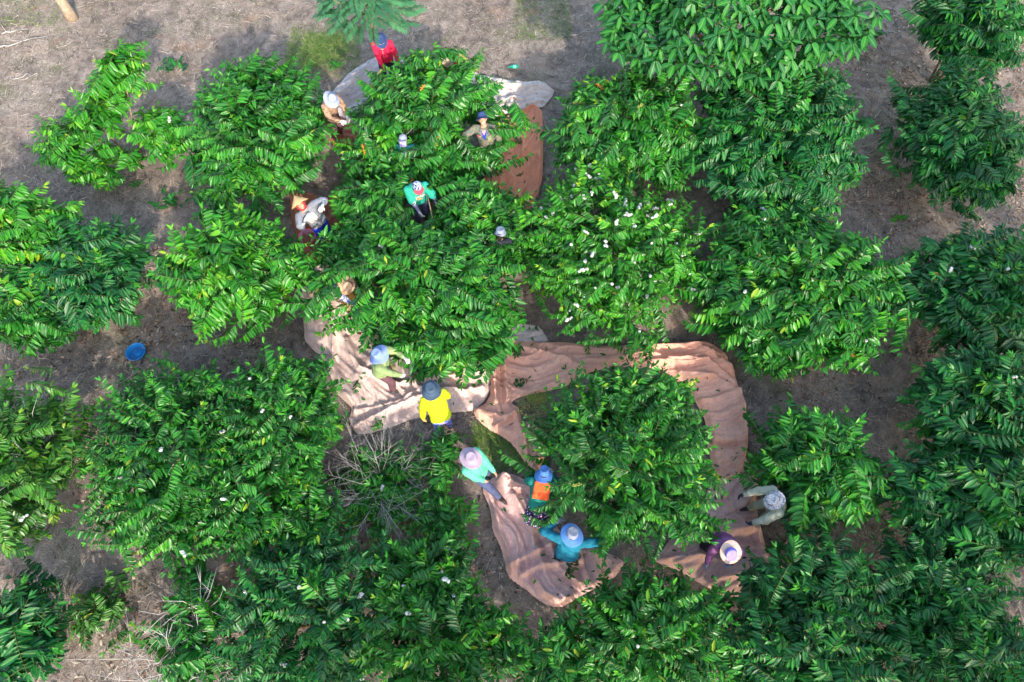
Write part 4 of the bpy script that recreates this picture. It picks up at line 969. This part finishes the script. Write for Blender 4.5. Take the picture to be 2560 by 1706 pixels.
def make_hat(P_, kind, mat, brim=.175, crown=.098, ch=.105, drop=.045, seed=1, band=None, tilt=0, wav=.014, crown_mat=None):
    root = P_['root']; Mh = P_['M_h'] @ Matrix.Translation((0, .005, .165)) @ Matrix.Scale(.93, 4) @ Matrix.Rotation(math.radians(-tilt), 4, 'X')
    r = random.Random(seed); p1, p2 = r.uniform(0, 6), r.uniform(0, 6)
    if kind == 'cap':
        b = MB(); prof = [(.0005, .098), (.03, .094), (.06, .08), (.084, .052), (.095, .012), (.096, -.012), (.091, -.012), (.079, .05), (.055, .074), (.0005, .09)]
        b.lathe(prof, 26, Mh @ Matrix.Scale(1.08, 4, (0, 1, 0))); o = b.build('hat', [M[mat]], root)
        vb = MB(); vs = []; fs = []; nn = 12
        for zoff in (0, -.006):
            for i in range(nn + 1):
                a = math.pi * (.13 + .74 * i / nn)
                for q in (0, .55, 1):
                    rr = .094 + q * .075 * max(0.0, math.sin((a - .41) / (math.pi - .82) * math.pi)) ** .5
                    x, y = math.cos(a) * rr, math.sin(a) * (rr * 1.05 + .012); vs.append(Mh @ Vector((x, y, -.005 - .9 * x * x - q * .014 + zoff)))
        k = 3; half = (nn + 1) * k
        for i in range(nn):
            for q in range(2):
                a_ = i * k + q; fs.append((a_, a_ + k, a_ + k + 1, a_ + 1)); a_ += half; fs.append((a_, a_ + 1, a_ + k + 1, a_ + k))
            a_ = i * k + 2; fs.append((a_, a_ + k, a_ + k + half, a_ + half))
        vb.add(vs, fs); vb.build('visor', [M[crown_mat or mat]], o)
        b2 = MB(); b2.ellipsoid(Mh @ Vector((0, 0, .1)), (.007, .007, .004), None, 8, 5); b2.build('button', [M[crown_mat or mat]], o)
        return o
    if kind == 'cone':
        b = MB(); R = .215; b.lathe([(.0008, .175), (R * .5, .075), (R, -.03), (R - .003, -.036), (R * .5, .066), (.0008, .165)], 40, Mh); o = b.build('hat', [M[mat]], root)
        for k in range(5):
            t = (k + 1) / 5.5; q = MB(); q.lathe([(R * t, .176 - .205 * t), (R * t + .004, .178 - .205 * t - .003), (R * t + .003, .170 - .205 * t)], 40, Mh); q.build('hat_ring', [M['f_tan']], o)
        return o
    def warp(p, a, rad):
        f = max(0, (rad - crown) / (brim - crown + 1e-6))
        p.z += f * (wav * math.sin(2 * a + p1) + wav * .6 * math.sin(3 * a + p2)); q = 1 + f * .05 * math.sin(2 * a + p2)
        if rad < crown * .8 and p.z > ch * .7: p.z -= .016 * math.sin(2 * a + p1) * (1 - rad / crown) * (rad / crown) + .008
        return Vector((p.x * q * .97, p.y * q * 1.06, p.z))
    c, bz = crown, -.01
    prof = [(.0006, ch - .008), (c * .45, ch - .004), (c * .74, ch), (c * .86, ch - .008), (c * .95, ch * .5), (c, bz + .004), (c + (brim - c) * .5, bz - drop * .4), (brim - .004, bz - drop), (brim, bz - drop - .002), (brim - .004, bz - drop - .005), (c + (brim - c) * .5, bz - drop * .4 - .005), (c - .004, bz - .002), (c * .91, ch * .5), (c * .8, ch - .016), (.0006, ch - .014)]
    b = MB(); nb = 6
    if crown_mat:
        b.lathe(prof[5:12], 36, Mh, warp); o = b.build('hat', [M[mat]], root)
        b = MB(); b.lathe(prof[:6] + prof[11:], 36, Mh, warp); b.build('hat_crown', [M[crown_mat]], o)
    else:
        b.lathe(prof, 36, Mh, warp); o = b.build('hat', [M[mat]], root)
    if band:
        b = MB(); b.lathe([(c * 1.0 + .002, bz + .008), (c * .985 + .0055, bz + .010), (c * .965 + .0055, bz + .030), (c * .95 + .002, bz + .032)], 36, Mh, warp); b.build('hat_band', [M[band]], o)
    # stitched seams of the brim
    for k in range(2):
        t = .4 + .35 * k; b = MB(); rr = c + (brim - c) * t; z_ = bz - drop * (.8 * t if t < .5 else .4 + (t - .5) * 1.2)
        b.lathe([(rr - .002, z_ + .0012), (rr, z_ + .0035), (rr + .002, z_ + .001)], 36, Mh, warp); b.build('brim_seam', [M[crown_mat or mat]], o)
    P_['hat'] = o; P_['Mhat'] = Mh
    return o

def scarf(P_, mat, name='scarf', r=.075, zc=.02, flap=None):
    b = MB(); H = P_['H']; n = 16; s = P_['s']
    for i in range(n):
        a = 2 * math.pi * i / n; a2 = 2 * math.pi * (i + 1) / n
        b.capsule(H(math.cos(a) * r, math.sin(a) * r * .95, zc + .012 * math.sin(a * 3)), H(math.cos(a2) * r, math.sin(a2) * r * .95, zc + .012 * math.sin(a2 * 3)), .026 * s, .026 * s, 8)
    if flap:
        for q in range(7):
            x = (q - 3) * .035; mid = P_['T'](x * 1.1, -.185, 1.26); b.capsule(H(x, -.08, .03), mid, .026, .026, 6); b.capsule(mid, P_['T'](x * 1.15, -.180, flap), .026, .026, 6)
    job(b, .010, name, mat, P_['root'], .003, 2)

def hood(P_, mat):
    """cloth wound round head and throat leaving the face open"""
    b = MB(); H = P_['H']; Rh = P_['Rh']; s = P_['s']
    b.ellipsoid(H(0, -.03, .12), (.092 * s, .085 * s, .115 * s), Rh); b.ellipsoid(H(0, -.01, .03), (.08 * s, .075 * s, .06 * s), Rh)
    n = 14
    for i in range(n):
        a = 2 * math.pi * i / n; a2 = 2 * math.pi * (i + 1) / n
        b.capsule(H(math.cos(a) * .078, .045, .11 + math.sin(a) * .095), H(math.cos(a2) * .078, .045, .11 + math.sin(a2) * .095), .017, .017, 8)
    job(b, .010, 'headscarf', mat, P_['root'])

PP = {}
PP['red'] = person('red', 'woman in red buttoned shirt and navy bucket hat behind the tree', (.1, -1), 1.56, 8, 0, 24, 8, rh=(.03, .36, .80), lh=(-.33, .26, .80), lpole=(-1, -.2, 0), hat=('bucket', 'f_navy', .172, .1, .115, .05, 1), shirt='f_red', glove=None, legs='f_charcoal', wr=.004)
PP['greyhat'] = person('greyhat', 'picker in floppy blue grey hat and dusty tan jacket at left of the ringed tree', (.75, -.65), 1.54, 22, 0, 14, -10, rh=(.1, .52, 1.0), lh=(-.12, .48, .95), hat=('bucket', 'f_bluegrey', .19, .1, .09, .06, 5, None, 0, .03), shirt='f_tan', legs='f_maroon')
PP['cream'] = person('cream', 'picker in cream bucket hat mostly hidden at the back of the ringed tree', (-.15, -1), 1.54, 12, 0, 18, 0, rh=(.12, .45, 1.0), lh=(-.12, .42, .95), hat=('bucket', 'f_cream', .17, .1, .10, .045, 7), shirt='f_scarf_red', legs='f_charcoal')
PP['mask'] = person('mask', 'picker with grey cap and lilac face mask deep inside the ringed tree', (-.05, -1), 1.54, 4, 0, -34, 0, rh=(.15, .40, 1.0), lh=(-.15, .40, 1.0), hat=('cap', 'f_greycap'), shirt='f_teal', legs='f_charcoal')
PP['camo'] = person('camo', 'smiling man in camouflage jacket and navy hat looking up', (-.05, -1), 1.64, -2, 7, -40, 12, rh=(.36, .26, 1.02), lh=(-.30, .10, .80), rpole=(1, -.1, .25), lpole=(-1, -.4, 0), hat=('bucket', 'f_navy', .165, .098, .11, .03, 3, None, -12), shirt='f_camo', legs='f_sage', curl=.7)
PP['champ'] = person('champ', 'man in lettered green T-shirt and red visored cap', (.3, -1), 1.62, 12, 0, 24, 12, rh=(.04, .44, .84), lh=(-.36, .36, .84), rpole=(.8, -.5, -.2), lpole=(-1, -.2, 0), hat=('cap', 'f_capweb', .17, .1, .1, .04, 1, None, 0, .01, 'f_capred'), shirt='f_tshirt', sleeve='f_armstripe', short=True, legs='f_denim', wr=.004)
PP['cone'] = person('cone', 'woman in conical straw hat raising both gloved hands to its brim', (.55, -.8), 1.52, -6, 17, -36, -6, rh=(.22, .17, 1.33), lh=(-.17, .19, 1.46), rpole=(.8, .1, -.7), lpole=(-1, .15, .1), hat=('cone', 'f_straw_hat', .175, .098, .105, .045, 1, None, -14), shirt='f_jacket_grey', sleeve='f_band', short=True, legs='f_cobalt')
PP['beige'] = person('beige', 'picker in wide beige hat and blue and white sleeves left of the middle tree', (.7, -.7), 1.5, 30, 0, 20, -10, rh=(.05, .5, .85), lh=(-.1, .5, .95), hat=('bucket', 'f_beige', .20, .105, .10, .05, 4, None, 0, .02), shirt='f_bluewhite', legs='f_mustard', glove='f_mustard', shirt_bottom=.9)
PP['green'] = person('green', 'picker in sage jacket and light blue hat standing on the tan sheet', (1, -.12), 1.6, 10, 0, -20, 10, rh=(.10, .42, .86), lh=(-.12, .46, 1.18), feet=((.1, .12), (-.1, -.06)), hat=('bucket', 'f_periwinkle', .195, .095, .10, .03, 9, None, -8, .035), shirt='f_sage', legs='f_maroon')
PP['yellow'] = person('yellow', 'picker in bright yellow shirt and wide slate hat at the sheet edge', (-.4, .9), 1.58, 34, 0, -24, 0, rh=(.2, .4, .75), lh=(-.34, .12, .56), lpole=(-.8, -.5, .3), hat=('bucket', 'f_slate', .198, .108, .10, .045, 6, 'f_navy', 0, .018), shirt='f_yellow', legs='f_tiedye', glove='f_mustard')
PP['mint'] = person('mint', 'picker in mint shirt and mauve hat hauling the pink sheet', (1, -.5), 1.58, -13, 0, 18, 0, rh=(.08, .34, .62), lh=(-.06, .42, .80), feet=((.12, .52), (-.12, -.02)), hip_dy=.02, hat=('bucket', 'f_mauve', .195, .10, .10, .035, 8, None, 0, .02), shirt='f_mint', legs='f_denim', glove=None, shirt_bottom=.78)
PP['orange'] = person('orange', 'picker in bottle green jacket with orange neck cloth and royal blue hat', (.15, 1), 1.54, 38, 0, -8, 0, rh=(.15, .55, .9), lh=(-.18, .52, .8), hat=('bucket', 'f_royal', .172, .098, .125, .06, 2), shirt='f_bottle', legs='f_charcoal', skirt='f_floral')
PP['blue'] = person('blue', 'picker in petrol jacket and sky blue hat spreading both arms', (.22, 1), 1.6, 14, 0, 6, 0, rh=(.66, .34, 1.1), lh=(-.26, .36, 1.2), rpole=(.3, -.8, .2), lpole=(-1, -.3, -.2), hat=('bucket', 'f_sky', .20, .102, .09, .03, 11, None, 0, .012, 'f_silver'), shirt='f_petrol', legs='f_charcoal', glove='f_silver')
PP['pale'] = person('pale', 'picker in pale olive jacket, camouflage hat and black gloves', (-1, -.12), 1.6, 16, 0, 20, 0, rh=(.24, .52, .86), lh=(-.24, .50, .80), rpole=(1, -.2, 0), lpole=(-1, -.2, 0), feet=((.13, .12), (-.13, -.08)), hat=('bucket', 'f_camohat', .17, .10, .11, .04, 12, None, 0, .025), shirt='f_paleolive', legs='f_paleolive', glove='f_black')
PP['purple'] = person('purple', 'picker in plum top and violet hat with buttery brim on the pink sheet', (-.35, -1), 1.56, 22, 0, 10, 8, rh=(.18, .42, .80), lh=(-.22, .30, .66), feet=((.16, .0), (-.2, -.1)), hat=('bucket', 'f_butter', .19, .105, .11, .03, 13, None, 0, .016, 'f_violet'), shirt='f_plum', legs='f_charcoal', shoe='shoe_brown', glove='f_paleblue')
PP['hidden'] = person('hidden', 'picker in grey cap hidden among the leaves of the middle trees', (.2, 1), 1.54, 10, 0, 12, 0, rh=(.15, .45, 1.0), lh=(-.15, .42, .95), hat=('bucket', 'f_greycap', .125, .1, .09, .02, 15), shirt='f_charcoal', legs='f_charcoal')

hood(PP['cone'], 'f_scarf_red')
scarf(PP['orange'], 'f_orange', 'neck_cloth', .08, .03, 1.12)
scarf(PP['purple'], 'f_paleblue', 'scarf', .10, .04)
scarf(PP['green'], 'f_orange', 'neck_cloth', .07, .015)
scarf(PP['beige'], 'f_white', 'scarf', .085, .02)
RES = run_jobs()

def chest_patch(P_, name, mat, outline, off=.004, back=False, parent=None, cols=7):
    """flat cloth shape laid on the shirt; outline in torso x,z"""
    root = P_['root']; sh_ = RES[root.name]['shirt'][0]; me = sh_.data
    bv = BVHTree.FromPolygons([v.co.copy() for v in me.vertices], [tuple(p.vertices) for p in me.polygons])
    return bv, sh_

def on_chest(P_, bv, x, z, off=.004):
    s = P_['s']; o = P_['M_t'] @ Vector((x * s, .4, z * s)); d = (P_['M_t'].to_3x3() @ Vector((0, -1, 0))).normalized()
    hit, n, i, dist = bv.ray_cast(o, d, .5)
    if hit is None: hit = P_['M_t'] @ Vector((x * s, .13, z * s))
    return hit - d * off

def strip(P_, name, mat, rows, off=.004, parent=None):
    """rows: list of (z, x0, x1); draped on the shirt"""
    bv, sh_ = chest_patch(P_, name, mat, None); vs = []; fs = []; k = 7
    for z, x0, x1 in rows:
        for q in range(k): vs.append(on_chest(P_, bv, x0 + (x1 - x0) * q / (k - 1), z, off))
    for i in range(len(rows) - 1):
        for q in range(k - 1): fs.append((i * k + q, i * k + q + 1, (i + 1) * k + q + 1, (i + 1) * k + q))
    mb = MB(); mb.add(vs, fs); return mb.build(name, [M[mat]], parent or P_['root'])

# lettering on the green shirt (text runs toward the wearer's left)
def lettering(P_, body, size, x0, z0, arch, mat, name, slope=0.0, squash=1.0):
    cu = bpy.data.curves.new('tmp', 'FONT'); cu.body = body; cu.size = size; cu.align_x = 'CENTER'; cu.resolution_u = 3; cu.offset = .0022
    o = bpy.data.objects.new('tmp', cu); COL.objects.link(o)
    me = bpy.data.meshes.new_from_object(o.evaluated_get(bpy.context.evaluated_depsgraph_get())); bpy.data.objects.remove(o, do_unlink=True)
    bv, _ = chest_patch(P_, name, mat, None)
    vs = [on_chest(P_, bv, x0 - v.co.x * squash, z0 + v.co.y + arch * (v.co.x ** 2) + slope * v.co.x, .0075) for v in me.vertices]
    mb = MB(); mb.add(vs, [tuple(p.vertices) for p in me.polygons]); bpy.data.meshes.remove(me)
    return mb.build(name, [M[mat]], P_['root'], False)
lettering(PP['champ'], 'CHAMPS', .092, -.005, 1.155, -1.3, 'f_white', 'shirt_lettering')
strip(PP['champ'], 'shirt_emblem', 'f_mustard', [(1.075, .075, -.075), (1.10, .085, -.085), (1.125, .07, -.07)], .006)
for q in range(4): strip(PP['champ'], 'shirt_print', 'f_cream', [(1.04, .07 - q * .04, .045 - q * .04), (1.062, .07 - q * .04, .045 - q * .04)], .006)
strip(PP['camo'], 'undershirt', 'f_cobalt', [(1.13, .008, -.008), (1.20, .028, -.028), (1.27, .05, -.05), (1.325, .062, -.062)], .005)
strip(PP['camo'], 'throat', 'skin', [(1.245, .006, -.006), (1.29, .026, -.026), (1.335, .045, -.045)], .010)
strip(PP['camo'], 'badge', 'f_capred', [(1.19, .125, .085), (1.225, .13, .09)], .006)
strip(PP['camo'], 'badge_mark', 'f_white', [(1.195, .095, .083), (1.215, .097, .085)], .009)
strip(PP['camo'], 'pocket', 'f_sage', [(1.10, -.06, -.13), (1.19, -.055, -.13)], .007)
strip(PP['red'], 'throat', 'skin', [(1.20, .006, -.006), (1.27, .03, -.03), (1.335, .045, -.045)], .005)
for z in (1.17, 1.11, 1.06, 1.0): strip(PP['red'], 'button', 'f_white', [(z, .008, -.008), (z + .014, .008, -.008)], .008)
strip(PP['cone'], 'blouse', 'f_blouse', [(1.06, .09, -.09), (1.15, .12, -.10), (1.25, .12, -.10), (1.33, .07, -.07)], .010)
strip(PP['pale'], 'neck_lining', 'f_capred', [(1.26, .012, -.012), (1.30, .03, -.03), (1.335, .04, -.04)], .006)
# lilac face mask, smile, white hat print
def mask_of(P_, mat):
    vs = []; fs = []; H = P_['H']; k = 9
    for j in range(5):
        z = .015 + .095 * j / 4
        for i in range(k):
            a = (i / (k - 1) - .5) * 2.5; rx = .079; vs.append(H(math.sin(a) * rx, .03 + math.cos(a) * (.085 - .02 * abs(j - 2) / 2), z - .01 * math.cos(a) * (j < 2)))
    for j in range(4):
        for i in range(k - 1): fs.append((j * k + i, j * k + i + 1, (j + 1) * k + i + 1, (j + 1) * k + i))
    mb = MB(); mb.add(vs, fs); mb.build('face_mask', [M[mat]], P_['root'])
mask_of(PP['mask'], 'f_lilac')
e = MB(); e.ellipsoid(PP['camo']['H'](0, .088, .061), (.024, .008, .007), PP['camo']['Rh'], 10, 6); e.build('teeth', [M['teeth']], PP['camo']['root'])
mh = PP['red']['Mhat']
for i in range(9):
    if i == 4: continue
    a = math.pi / 2 + (i - 4) * .16; b = MB(); vs = []
    for da, z in ((-.06, .012), (.06, .012), (.06, .032), (-.06, .032)):
        rr = .1 + .010 - z * .12; vs.append(mh @ Vector((math.cos(a + da) * rr * .97, math.sin(a + da) * rr * 1.06, z)))
    b.add(vs, [(0, 1, 2, 3)]); b.build('hat_print', [M['f_white']], PP['red']['hat'])
b = MB(); b.ellipsoid(PP['beige']['H'](.07, .09, .06), (.03, .02, .02), None, 8, 6); b.build('pink_cloth', [M['f_magenta']], PP['beige']['root'])
# ------------------------------------------------------------------ small things
def plastic(name, c, rough=0.35):
    m = plain(name, c, rough, 0.08, 5, 0, 0.5); return m
M['blue_plastic'] = plastic('blue_plastic', (0.012, 0.22, 0.58)); M['pink_plastic'] = plastic('pink_plastic', (0.62, 0.30, 0.42)); M['red_plastic'] = plastic('red_plastic', (0.60, 0.02, 0.03))
m, nt, p = new_mat('green_bottle_plastic'); p.inputs['Base Color'].default_value = (0.02, 0.42, 0.27, 1); p.inputs['Roughness'].default_value = 0.12; p.inputs['Transmission Weight'].default_value = 0.45; p.inputs['IOR'].default_value = 1.3; M['bottle'] = m
M['bottle_label'] = plastic('bottle_label', (0.10, 0.50, 0.36), 0.5)

def basket(uv, R, label, mat, rim, z0=.02, group='plastic baskets', tilt=0.0):
    b = D(uv[0], uv[1], 0); b.z = gz(b.x, b.y) + z0; root = empty('plastic_basket', b); root.rotation_euler = (tilt, tilt * .4, 0); tag(root, label, 'basket', group)
    w = MB(); w.lathe([(R * .78, .004), (R * .80, .0), (R * .93, .09), (R * .94, .10), (R * .93, .10), (R * .90, .09), (R * .77, .012), (R * .76, .008)], 48); w.build('wall', [M[mat]], root)
    w = MB(); w.lathe([(R * .92, .098), (R * .95, .11), (R, .112), (R * 1.01, .104), (R * .99, .098), (R * .93, .094)], 48); w.build('rim', [M[rim]], root)
    w = MB(); w.lathe([(.0005, .014), (R * .14, .013), (R * .15, .006), (.0005, .004)], 20); w.build('hub', [M[mat]], root)
    rib = MB(); rib.add([(R * .12, -.0035, .004), (R * .79, -.0065, .004), (R * .79, .0065, .004), (R * .12, .0035, .004), (R * .12, -.0035, .011), (R * .79, -.0065, .011), (R * .79, .0065, .011), (R * .12, .0035, .011)],
            [(0, 3, 2, 1), (4, 5, 6, 7), (0, 1, 5, 4), (1, 2, 6, 5), (2, 3, 7, 6), (3, 0, 4, 7)])
    me = rib.mesh('rib', M[mat], False)
    for i in range(28):
        o = link('rib', me, root); o.rotation_euler = (0, 0, 2 * math.pi * i / 28)
    for k in (.35, .58):
        w = MB(); w.lathe([(R * k - .004, .0045), (R * k - .004, .012), (R * k + .004, .012), (R * k + .004, .0045)], 40); w.build('ring', [M[mat]], root)
basket((317, 813), .19, 'round blue plastic basket with radial slots on bare straw', 'blue_plastic', 'blue_plastic')
basket((712, 556), .20, 'pink plastic basket with red rim below the conical hat', 'pink_plastic', 'red_plastic', .12)

def bottle():
    b = D(1181, 158, 0); b.z = gz(b.x, b.y) + .05; root = empty('plastic_bottle', b); root.rotation_euler = (0, math.radians(90), math.radians(186)); tag(root, 'green plastic bottle lying on dry grass above the off white sheet', 'bottle')
    w = MB(); w.lathe([(.0005, -.11), (.03, -.112), (.042, -.10), (.043, .02), (.042, .05), (.032, .08), (.016, .115), (.014, .13), (.0005, .131)], 24); w.build('body', [M['bottle']], root)
    w = MB(); w.lathe([(.0436, -.05), (.0442, -.045), (.0442, .015), (.0436, .02)], 24); w.build('label_band', [M['bottle_label']], root)
    w = MB(); w.lathe([(.0005, .150), (.015, .150), (.017, .145), (.017, .128), (.0145, .126)], 18); w.build('cap', [M['bottle']], root)
bottle()

def twig(label, uv, z, ang, sc, leaf='leaf_deep', li=0, k=0):
    b = D(uv[0], uv[1], z); o = link('fallen_leafy_twig', SPRAY[(leaf, li)][k], None, loc=b); o.rotation_euler = (.1, -.12, ang); o.scale = (sc, sc, sc * .7); tag(o, label, 'twig', 'leafy twigs dropped on the sheets')
twig('dark leafy twig lying on the terracotta sheet', (1200, 330), .20, 2.2, .75)
twig('single dark sprig near the lower end of the terracotta sheet', (1185, 405), .18, .6, .42, k=1)
twig('dark leafy twig lying on the left of the salmon sheet', (1178, 885), .27, .35, .8, k=2)
twig('leafy twig on the white corner of the salmon sheet', (1195, 790), .28, -1.9, .7, 'leaf_green', k=3)
twig('leafy twig at the upper hem of the salmon sheet', (1345, 790), .25, -1.2, .5, 'leaf_green', k=4)
twig('drooping leafy twig on the tan sheet left of the sage jacket', (826, 862), .24, -1.6, .8, 'leaf_deep', k=1)
twig('leafy twig on the lower half of the pink sheet', (1300, 1330), .24, .9, .9, 'leaf_deep', k=3)
twig('small sprig on the tan sheet below the sage jacket', (850, 985), .22, .3, .45, 'leaf_lime', k=0)
twig('second small sprig on the tan sheet, nearer its fold', (880, 998 - 15), .22, 2.3, .5, 'leaf_lime', k=2)

def cherry_heap(label, pts, n, seed, mat):
    r = random.Random(seed); V = []; F = []; tmpl = MB(); tmpl.ellipsoid((0, 0, 0), (.0085, .008, .008), None, 6, 4); tv = np.array(tmpl.v); tf = tmpl.f
    c0 = D(*pts[0][:2], 0); out = MB()
    for i in range(n):
        u, v, ru, rv, z = r.choice(pts); a = r.uniform(0, 6.28); q = math.sqrt(r.random()); p = D(u + math.cos(a) * q * ru, v + math.sin(a) * q * rv, z)
        p.z += r.uniform(0, .03) + .03 * (1 - q); out.add(tv + np.array(p - c0), tf)
    o = out.build('picked_cherries', [M[mat]], None, loc=c0); tag(o, label, 'cherries', None, 'stuff')
cherry_heap('picked green coffee cherries heaped under the encircled tree', [(1225, 935, 38, 30, .22), (1260, 985, 40, 22, .2), (1235, 915, 25, 15, .22)], 1500, 1, 'cherry_green')
cherry_heap('picked yellow and green cherries under the middle tree', [(1105, 815, 30, 22, .15), (1075, 855, 40, 14, .15), (880, 845, 30, 16, .15), (980, 870, 40, 8, .15)], 1500, 2, 'cherry_green')
cherry_heap('scattered orange cherries at the edge of the middle tree', [(1100, 812, 40, 26, .18), (860, 832, 26, 14, .18)], 160, 3, 'cherry_orange')

def rag(label, uv, z, size, mat, seed, name='cloth_scrap', cat='cloth'):
    r = random.Random(seed); mb = MB(); k = 6; vs = []; fs = []
    for j in range(k):
        for i in range(k): vs.append(((i / (k - 1) - .5) * size, (j / (k - 1) - .5) * size * .8, .22 * size * noise.noise(Vector((i * .7, j * .7, seed)))))
    for j in range(k - 1):
        for i in range(k - 1): fs.append((j * k + i, j * k + i + 1, (j + 1) * k + i + 1, (j + 1) * k + i))
    mb.add(vs, fs); o = mb.build(name, [M[mat]], None, loc=D(uv[0], uv[1], z)); o.rotation_euler = (.3, .2, seed); tag(o, label, cat)
rag('bright red cloth scrap in the leaves right of the beige hat', (854, 645), 1.35, .15, 'f_scarf_red', 2)
rag('small red scrap at the lower left edge of the middle tree', (826, 766), .9, .08, 'f_scarf_red', 3)
rag('pale blue plastic scrap above the beige hat', (815, 628), 1.4, .13, 'f_paleblue', 4)

def dead_stick(label, a, b_, r0, seed):
    r = random.Random(seed); p = D(*a, 0); q = D(*b_, 0); mb = MB(); n = 6; pts = []
    for i in range(n + 1):
        x = p.lerp(q, i / n) - p; pts.append(x + Vector((r.gauss(0, .03), r.gauss(0, .03), .03 + .02 * r.random())))
    mb.tube(pts, [r0 * (1 - .7 * i / n) for i in range(n + 1)], 6)
    for k in range(3):
        i = r.randrange(1, n); e = pts[i] + Vector((r.gauss(0, .25), r.gauss(0, .25), r.uniform(0, .1))); mb.tube([pts[i], e], [r0 * .4, r0 * .15], 5)
    o = mb.build('dead_branch', [M['grey_twig']], None, loc=p); tag(o, label, 'branch', 'dead branches on the ground')
dead_stick('long dead branch on dry grass at the left edge near the top', (-5, 115), (85, 88), .022, 1)
dead_stick('thin dead branch below the long one at the left edge', (0, 80), (70, 68), .018, 2)
dead_stick('dead twig lying on dry grass left of the sparse tree', (25, 185), (95, 172), .012, 3)
dead_stick('pale dead twig on the ground right of the green bottle', (1290, 88), (1385, 70), .012, 4)

def pale_trunk():
    b = D(165, 38, 0); root = empty('pale_trunk_tree', b); tag(root, 'pale bare trunk of a tree rising at the top left edge', 'tree')
    mb = MB(); mb.tube([(.02, -.05, -.05), (0, 0, .25), (-.1, .15, .9), (-.2, .3, 1.9)], [.17, .13, .11, .08], 9)
    for k in range(5):
        a = k * 1.3; mb.tube([(-.15, .2, 1.4), (-.2 + math.cos(a) * .5, .3 + math.sin(a) * .5, 2.1), (-.2 + math.cos(a) * .9, .5 + math.sin(a) * .8, 2.4)], [.05, .03, .01], 5)
    mb.build('trunk', [plain('pale_bark', (0.27, 0.205, 0.15), 0.9, 0.3, 12, 0.5)], root)
    r = random.Random(4)
    for i in range(60):
        a = r.uniform(0, 6.28); q = r.uniform(.3, 1); d = Vector((math.cos(a), math.sin(a), r.uniform(-.1, .4)))
        place('leafy_branch', r.choice(SPRAY[('leaf_olive', 1)]), root, Vector((-.2 + math.cos(a) * q * .6, 1.0 + math.sin(a) * q * .6, 2.4 + r.uniform(-.2, .5))), d, Vector((0, 0, 1)), r.uniform(.8, 1.1))
pale_trunk()

def scattered(n=330, seed=9):
    """single leaves and bits dropped on the cloth"""
    r = random.Random(seed); mb = MB()
    for (o, org, bv) in SHEETS:
        me = o.data; nv = len(me.vertices)
        for i in range(int(n * nv / 90000) + 8):
            p = me.vertices[r.randrange(nv)].co + org; hit, nn, k, ds = bv.ray_cast(Vector((p.x, p.y, 2)), Vector((0, 0, -1)))
            if hit is None: continue
            a = r.uniform(0, 6.28); add_leaf(mb, hit + Vector((0, 0, .012)), Vector((math.cos(a), math.sin(a), .02)), nn if nn.z > 0 else -nn, r.uniform(.05, .13), r, r.uniform(.1, .9), .19, r.choice((0, 0, 0, 1)), .05)
    tag(mb.build('fallen_leaves', [M['leaf_green'], M['litter']], None, True, True), 'loose green and brown leaves dropped on the cloth sheets', 'leaves', None, 'stuff')
scattered()
